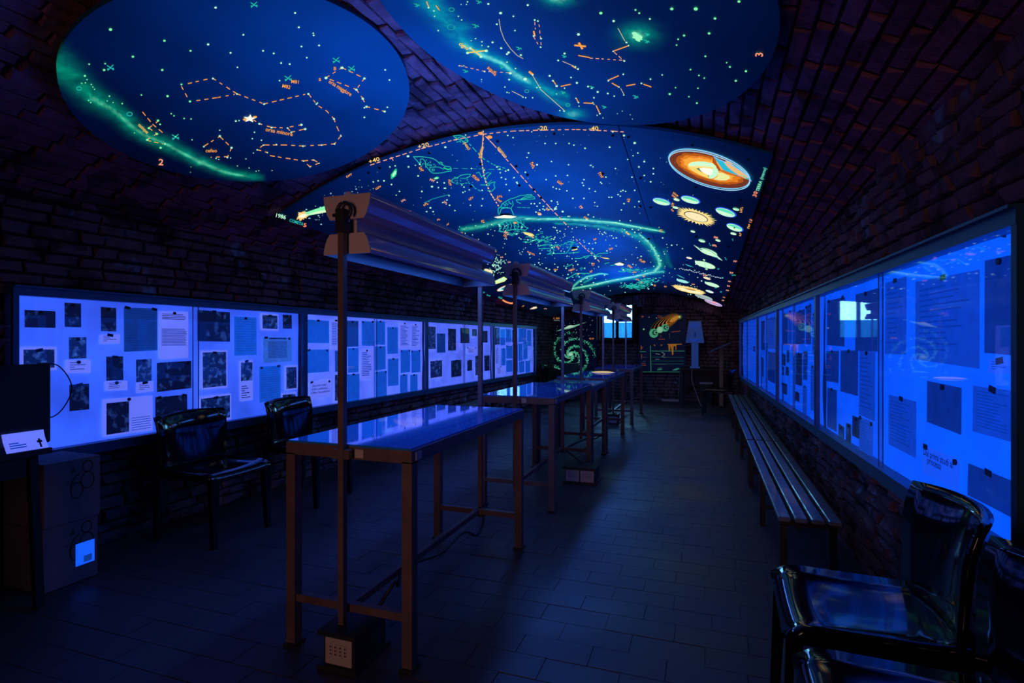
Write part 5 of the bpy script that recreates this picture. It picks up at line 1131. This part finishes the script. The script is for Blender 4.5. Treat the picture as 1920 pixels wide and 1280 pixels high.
for y in (669.5, 676.5, 682): d.line([(1222, y), (1282, y)], .8, (.02, .12, .10))
d.line(J('1203,697 1274,697'), 1.2, (.03, .18, .10)); d.line(J('1252,645.5 1278,645'), 1.4, (.7, .26, .04)); d.poly(J('1253,646 1269,646 1268,648 1263,649 1262.5,664 1260.5,666 1259,656 1257,648 1256,658 1254,658'), (.55, .20, .03), 'painted_planet', 1); d.line(J('1267,647 1267.5,655'), 1.4, (.55, .2, .03))
for x, y in ((1226, 648), (1239, 648)): d.word(x, y, 3, 2.4, 0, (.7, .3, .08))
d.line(J('1241,660 1246,663 1246,665 1243,666'), .8, GREYM); d.line(J('1229,663 1237,664'), .7, GREYM); d.line(J('1241,668 1247,670'), .8, GREYM); d.poly(J('1260,694 1266,691 1271,689.5 1275,691 1268,694'), (.05, .35, .28), 'painted_planet', 1); d.poly(J('1233,692 1239,690 1242,693 1232,694'), (.04, .28, .18), 'painted_planet', 1)
d.line(J('1202,648 1202,655 1205,650'), 1, DIMRED); d.line(J('1203,664 1203,672'), .9, DIMRED); d.word(1203, 682, 8, 1.4, 0, DIMRED); d.word(1203, 685.5, 9, 1.4, 0, DIMRED); d.word(1205, 670, 8, 1, 0, (.1, .2, .2)); d.word(1205, 678, 6, 1, 0, (.1, .2, .2)); d.word(1229, 674, 8, 1.2, 0, GREYM); d.word(1231, 683, 18, 1, 0, (.12, .25, .2)); d.word(1233, 690, 10, 1, 0, (.12, .25, .2))
d.build(t)
# table with the information totem
t = thing('side_table', 'low black table against the back wall under the pale totem', 'table', (-.13, 12.12, 0))
MB().span((-.52, 11.88, .715), (.27, 12.40, .745)).build('top', M['matte_black'], t)
for x in (-.51, .22):
    for y in (11.89, 12.35): MB().span((x, y, 0), (x+.04, y+.04, .715)).build('leg', M['matte_black'], t)
MB().span((-.47, 12.36, .35), (.22, 12.38, .715)).build('back_board', M['matte_black'], t)
t = thing('display_totem', 'pale blue trapezoid panel on a narrow column on the black table', 'display', (-.28, 12.15, .745))
M['totem'] = paper_mat('totem_board', (.005, .022, .12), (.10, .10, .15), .1, 8)
xa = at_y(1303, 640, 12.15).x
MB().span((xa-.10, 12.08, .745), (xa+.10, 12.22, .775), bev=.004).build('base', M['totem'], t)
MB().span((xa-.07, 12.12, .775), (xa+.07, 12.17, 1.275), bev=.004).build('column', M['totem'], t)
MB().extrude([(xa-.185, 1.27), (xa+.185, 1.27), (xa+.12, 1.725), (xa-.12, 1.725)], 12.10, 12.14).build('panel', M['totem'], t)
m = MB()
for z, w in ((1.67, .05), (1.64, .08), (1.61, .08), (1.58, .04), (1.325, .13), (1.34, .10), (1.31, .06)): m.span((xa-w, 12.0985, z), (xa+w, 12.0998, z+.010))
m.build('print', M['ink_faint'], t)['kind'] = 'stuff'
MB().extrude([(xa-.02, 1.40), (xa+.025, 1.40), (xa+.02, 1.47), (xa+.005, 1.50), (xa-.015, 1.48), (xa-.005, 1.45)], 12.0985, 12.0998).build('emblem', M['ink_blue'], t)
t = thing('lectern', 'wooden lectern with a slanted top by the right back corner', 'lectern', (.27, 11.55, 0))
MB().span((.235, 11.53, .04), (.305, 11.57, 1.14)).build('post', M['oak'], t); MB().span((.10, 11.40, 0), (.44, 11.70, .04)).build('foot', M['matte_black'], t)
MB().box((.25, 11.55, 1.19), (.40, .32, .022), Matrix.Rotation(-.42, 3, 'Y')).build('slanted_top', M['frame'], t)
for z in (.72, 1.05): MB().tube([(.27, 11.529, z), (.27, 11.522, z)], .010, 8).build('bolt', M['dark_steel'], t)
t = thing('cabinet', 'dark green cabinet in the far left corner before the galaxy painting', 'cabinet', (-2.85, 11.9, 0))
MB().span((-3.02, 11.75, .03), (-2.70, 12.15, .82), bev=.006).build('body', M['green_paint'], t); MB().span((-2.99, 11.74, .07), (-2.73, 11.752, .78)).build('door', M['green_paint'], t); MB().span((-2.77, 11.728, .40), (-2.755, 11.741, .50)).build('handle', M['dark_steel'], t); MB().span((-3.0, 11.77, 0), (-2.72, 12.13, .03)).build('plinth', M['matte_black'], t)
t = thing('power_strip', 'white power strip on the floor below the planet painting', 'power strip', (-.74, 12.45, 0))
MB().span((-.92, 12.42, 0), (-.56, 12.49, .045), bev=.006).build('body', M['socket'], t); MB().span((-.90, 12.435, .045), (-.58, 12.475, .047)).build('outlet_row', M['enamel'], t)
t = thing('heater', 'grey box with a pale top strip under the black side table', 'box', (.0, 12.2, 0))
MB().span((-.14, 12.10, .10), (.12, 12.30, .44), bev=.01).build('body', M['dark_steel'], t); MB().span((-.14, 12.09, .42), (.12, 12.11, .46)).build('top_strip', M['socket'], t); MB().span((-.12, 12.12, 0), (.10, 12.28, .10)).build('foot', M['matte_black'], t)
cord('white_cable', 'thin white cable hanging from the black table to the floor', [(xa-.05, 11.87, .755), (xa-.05, 11.86, .5), (xa+.05, 11.8, .2), (xa+.14, 11.6, .01), (xa+.26, 11.35, .008)], .006, 'socket')
cord('wall_cable', 'thin cable running down the back wall to the power strip', [(-.56, 12.52, .70), (-.56, 12.52, .4), (-.58, 12.51, .1), (-.6, 12.50, .03)], .005, 'socket')
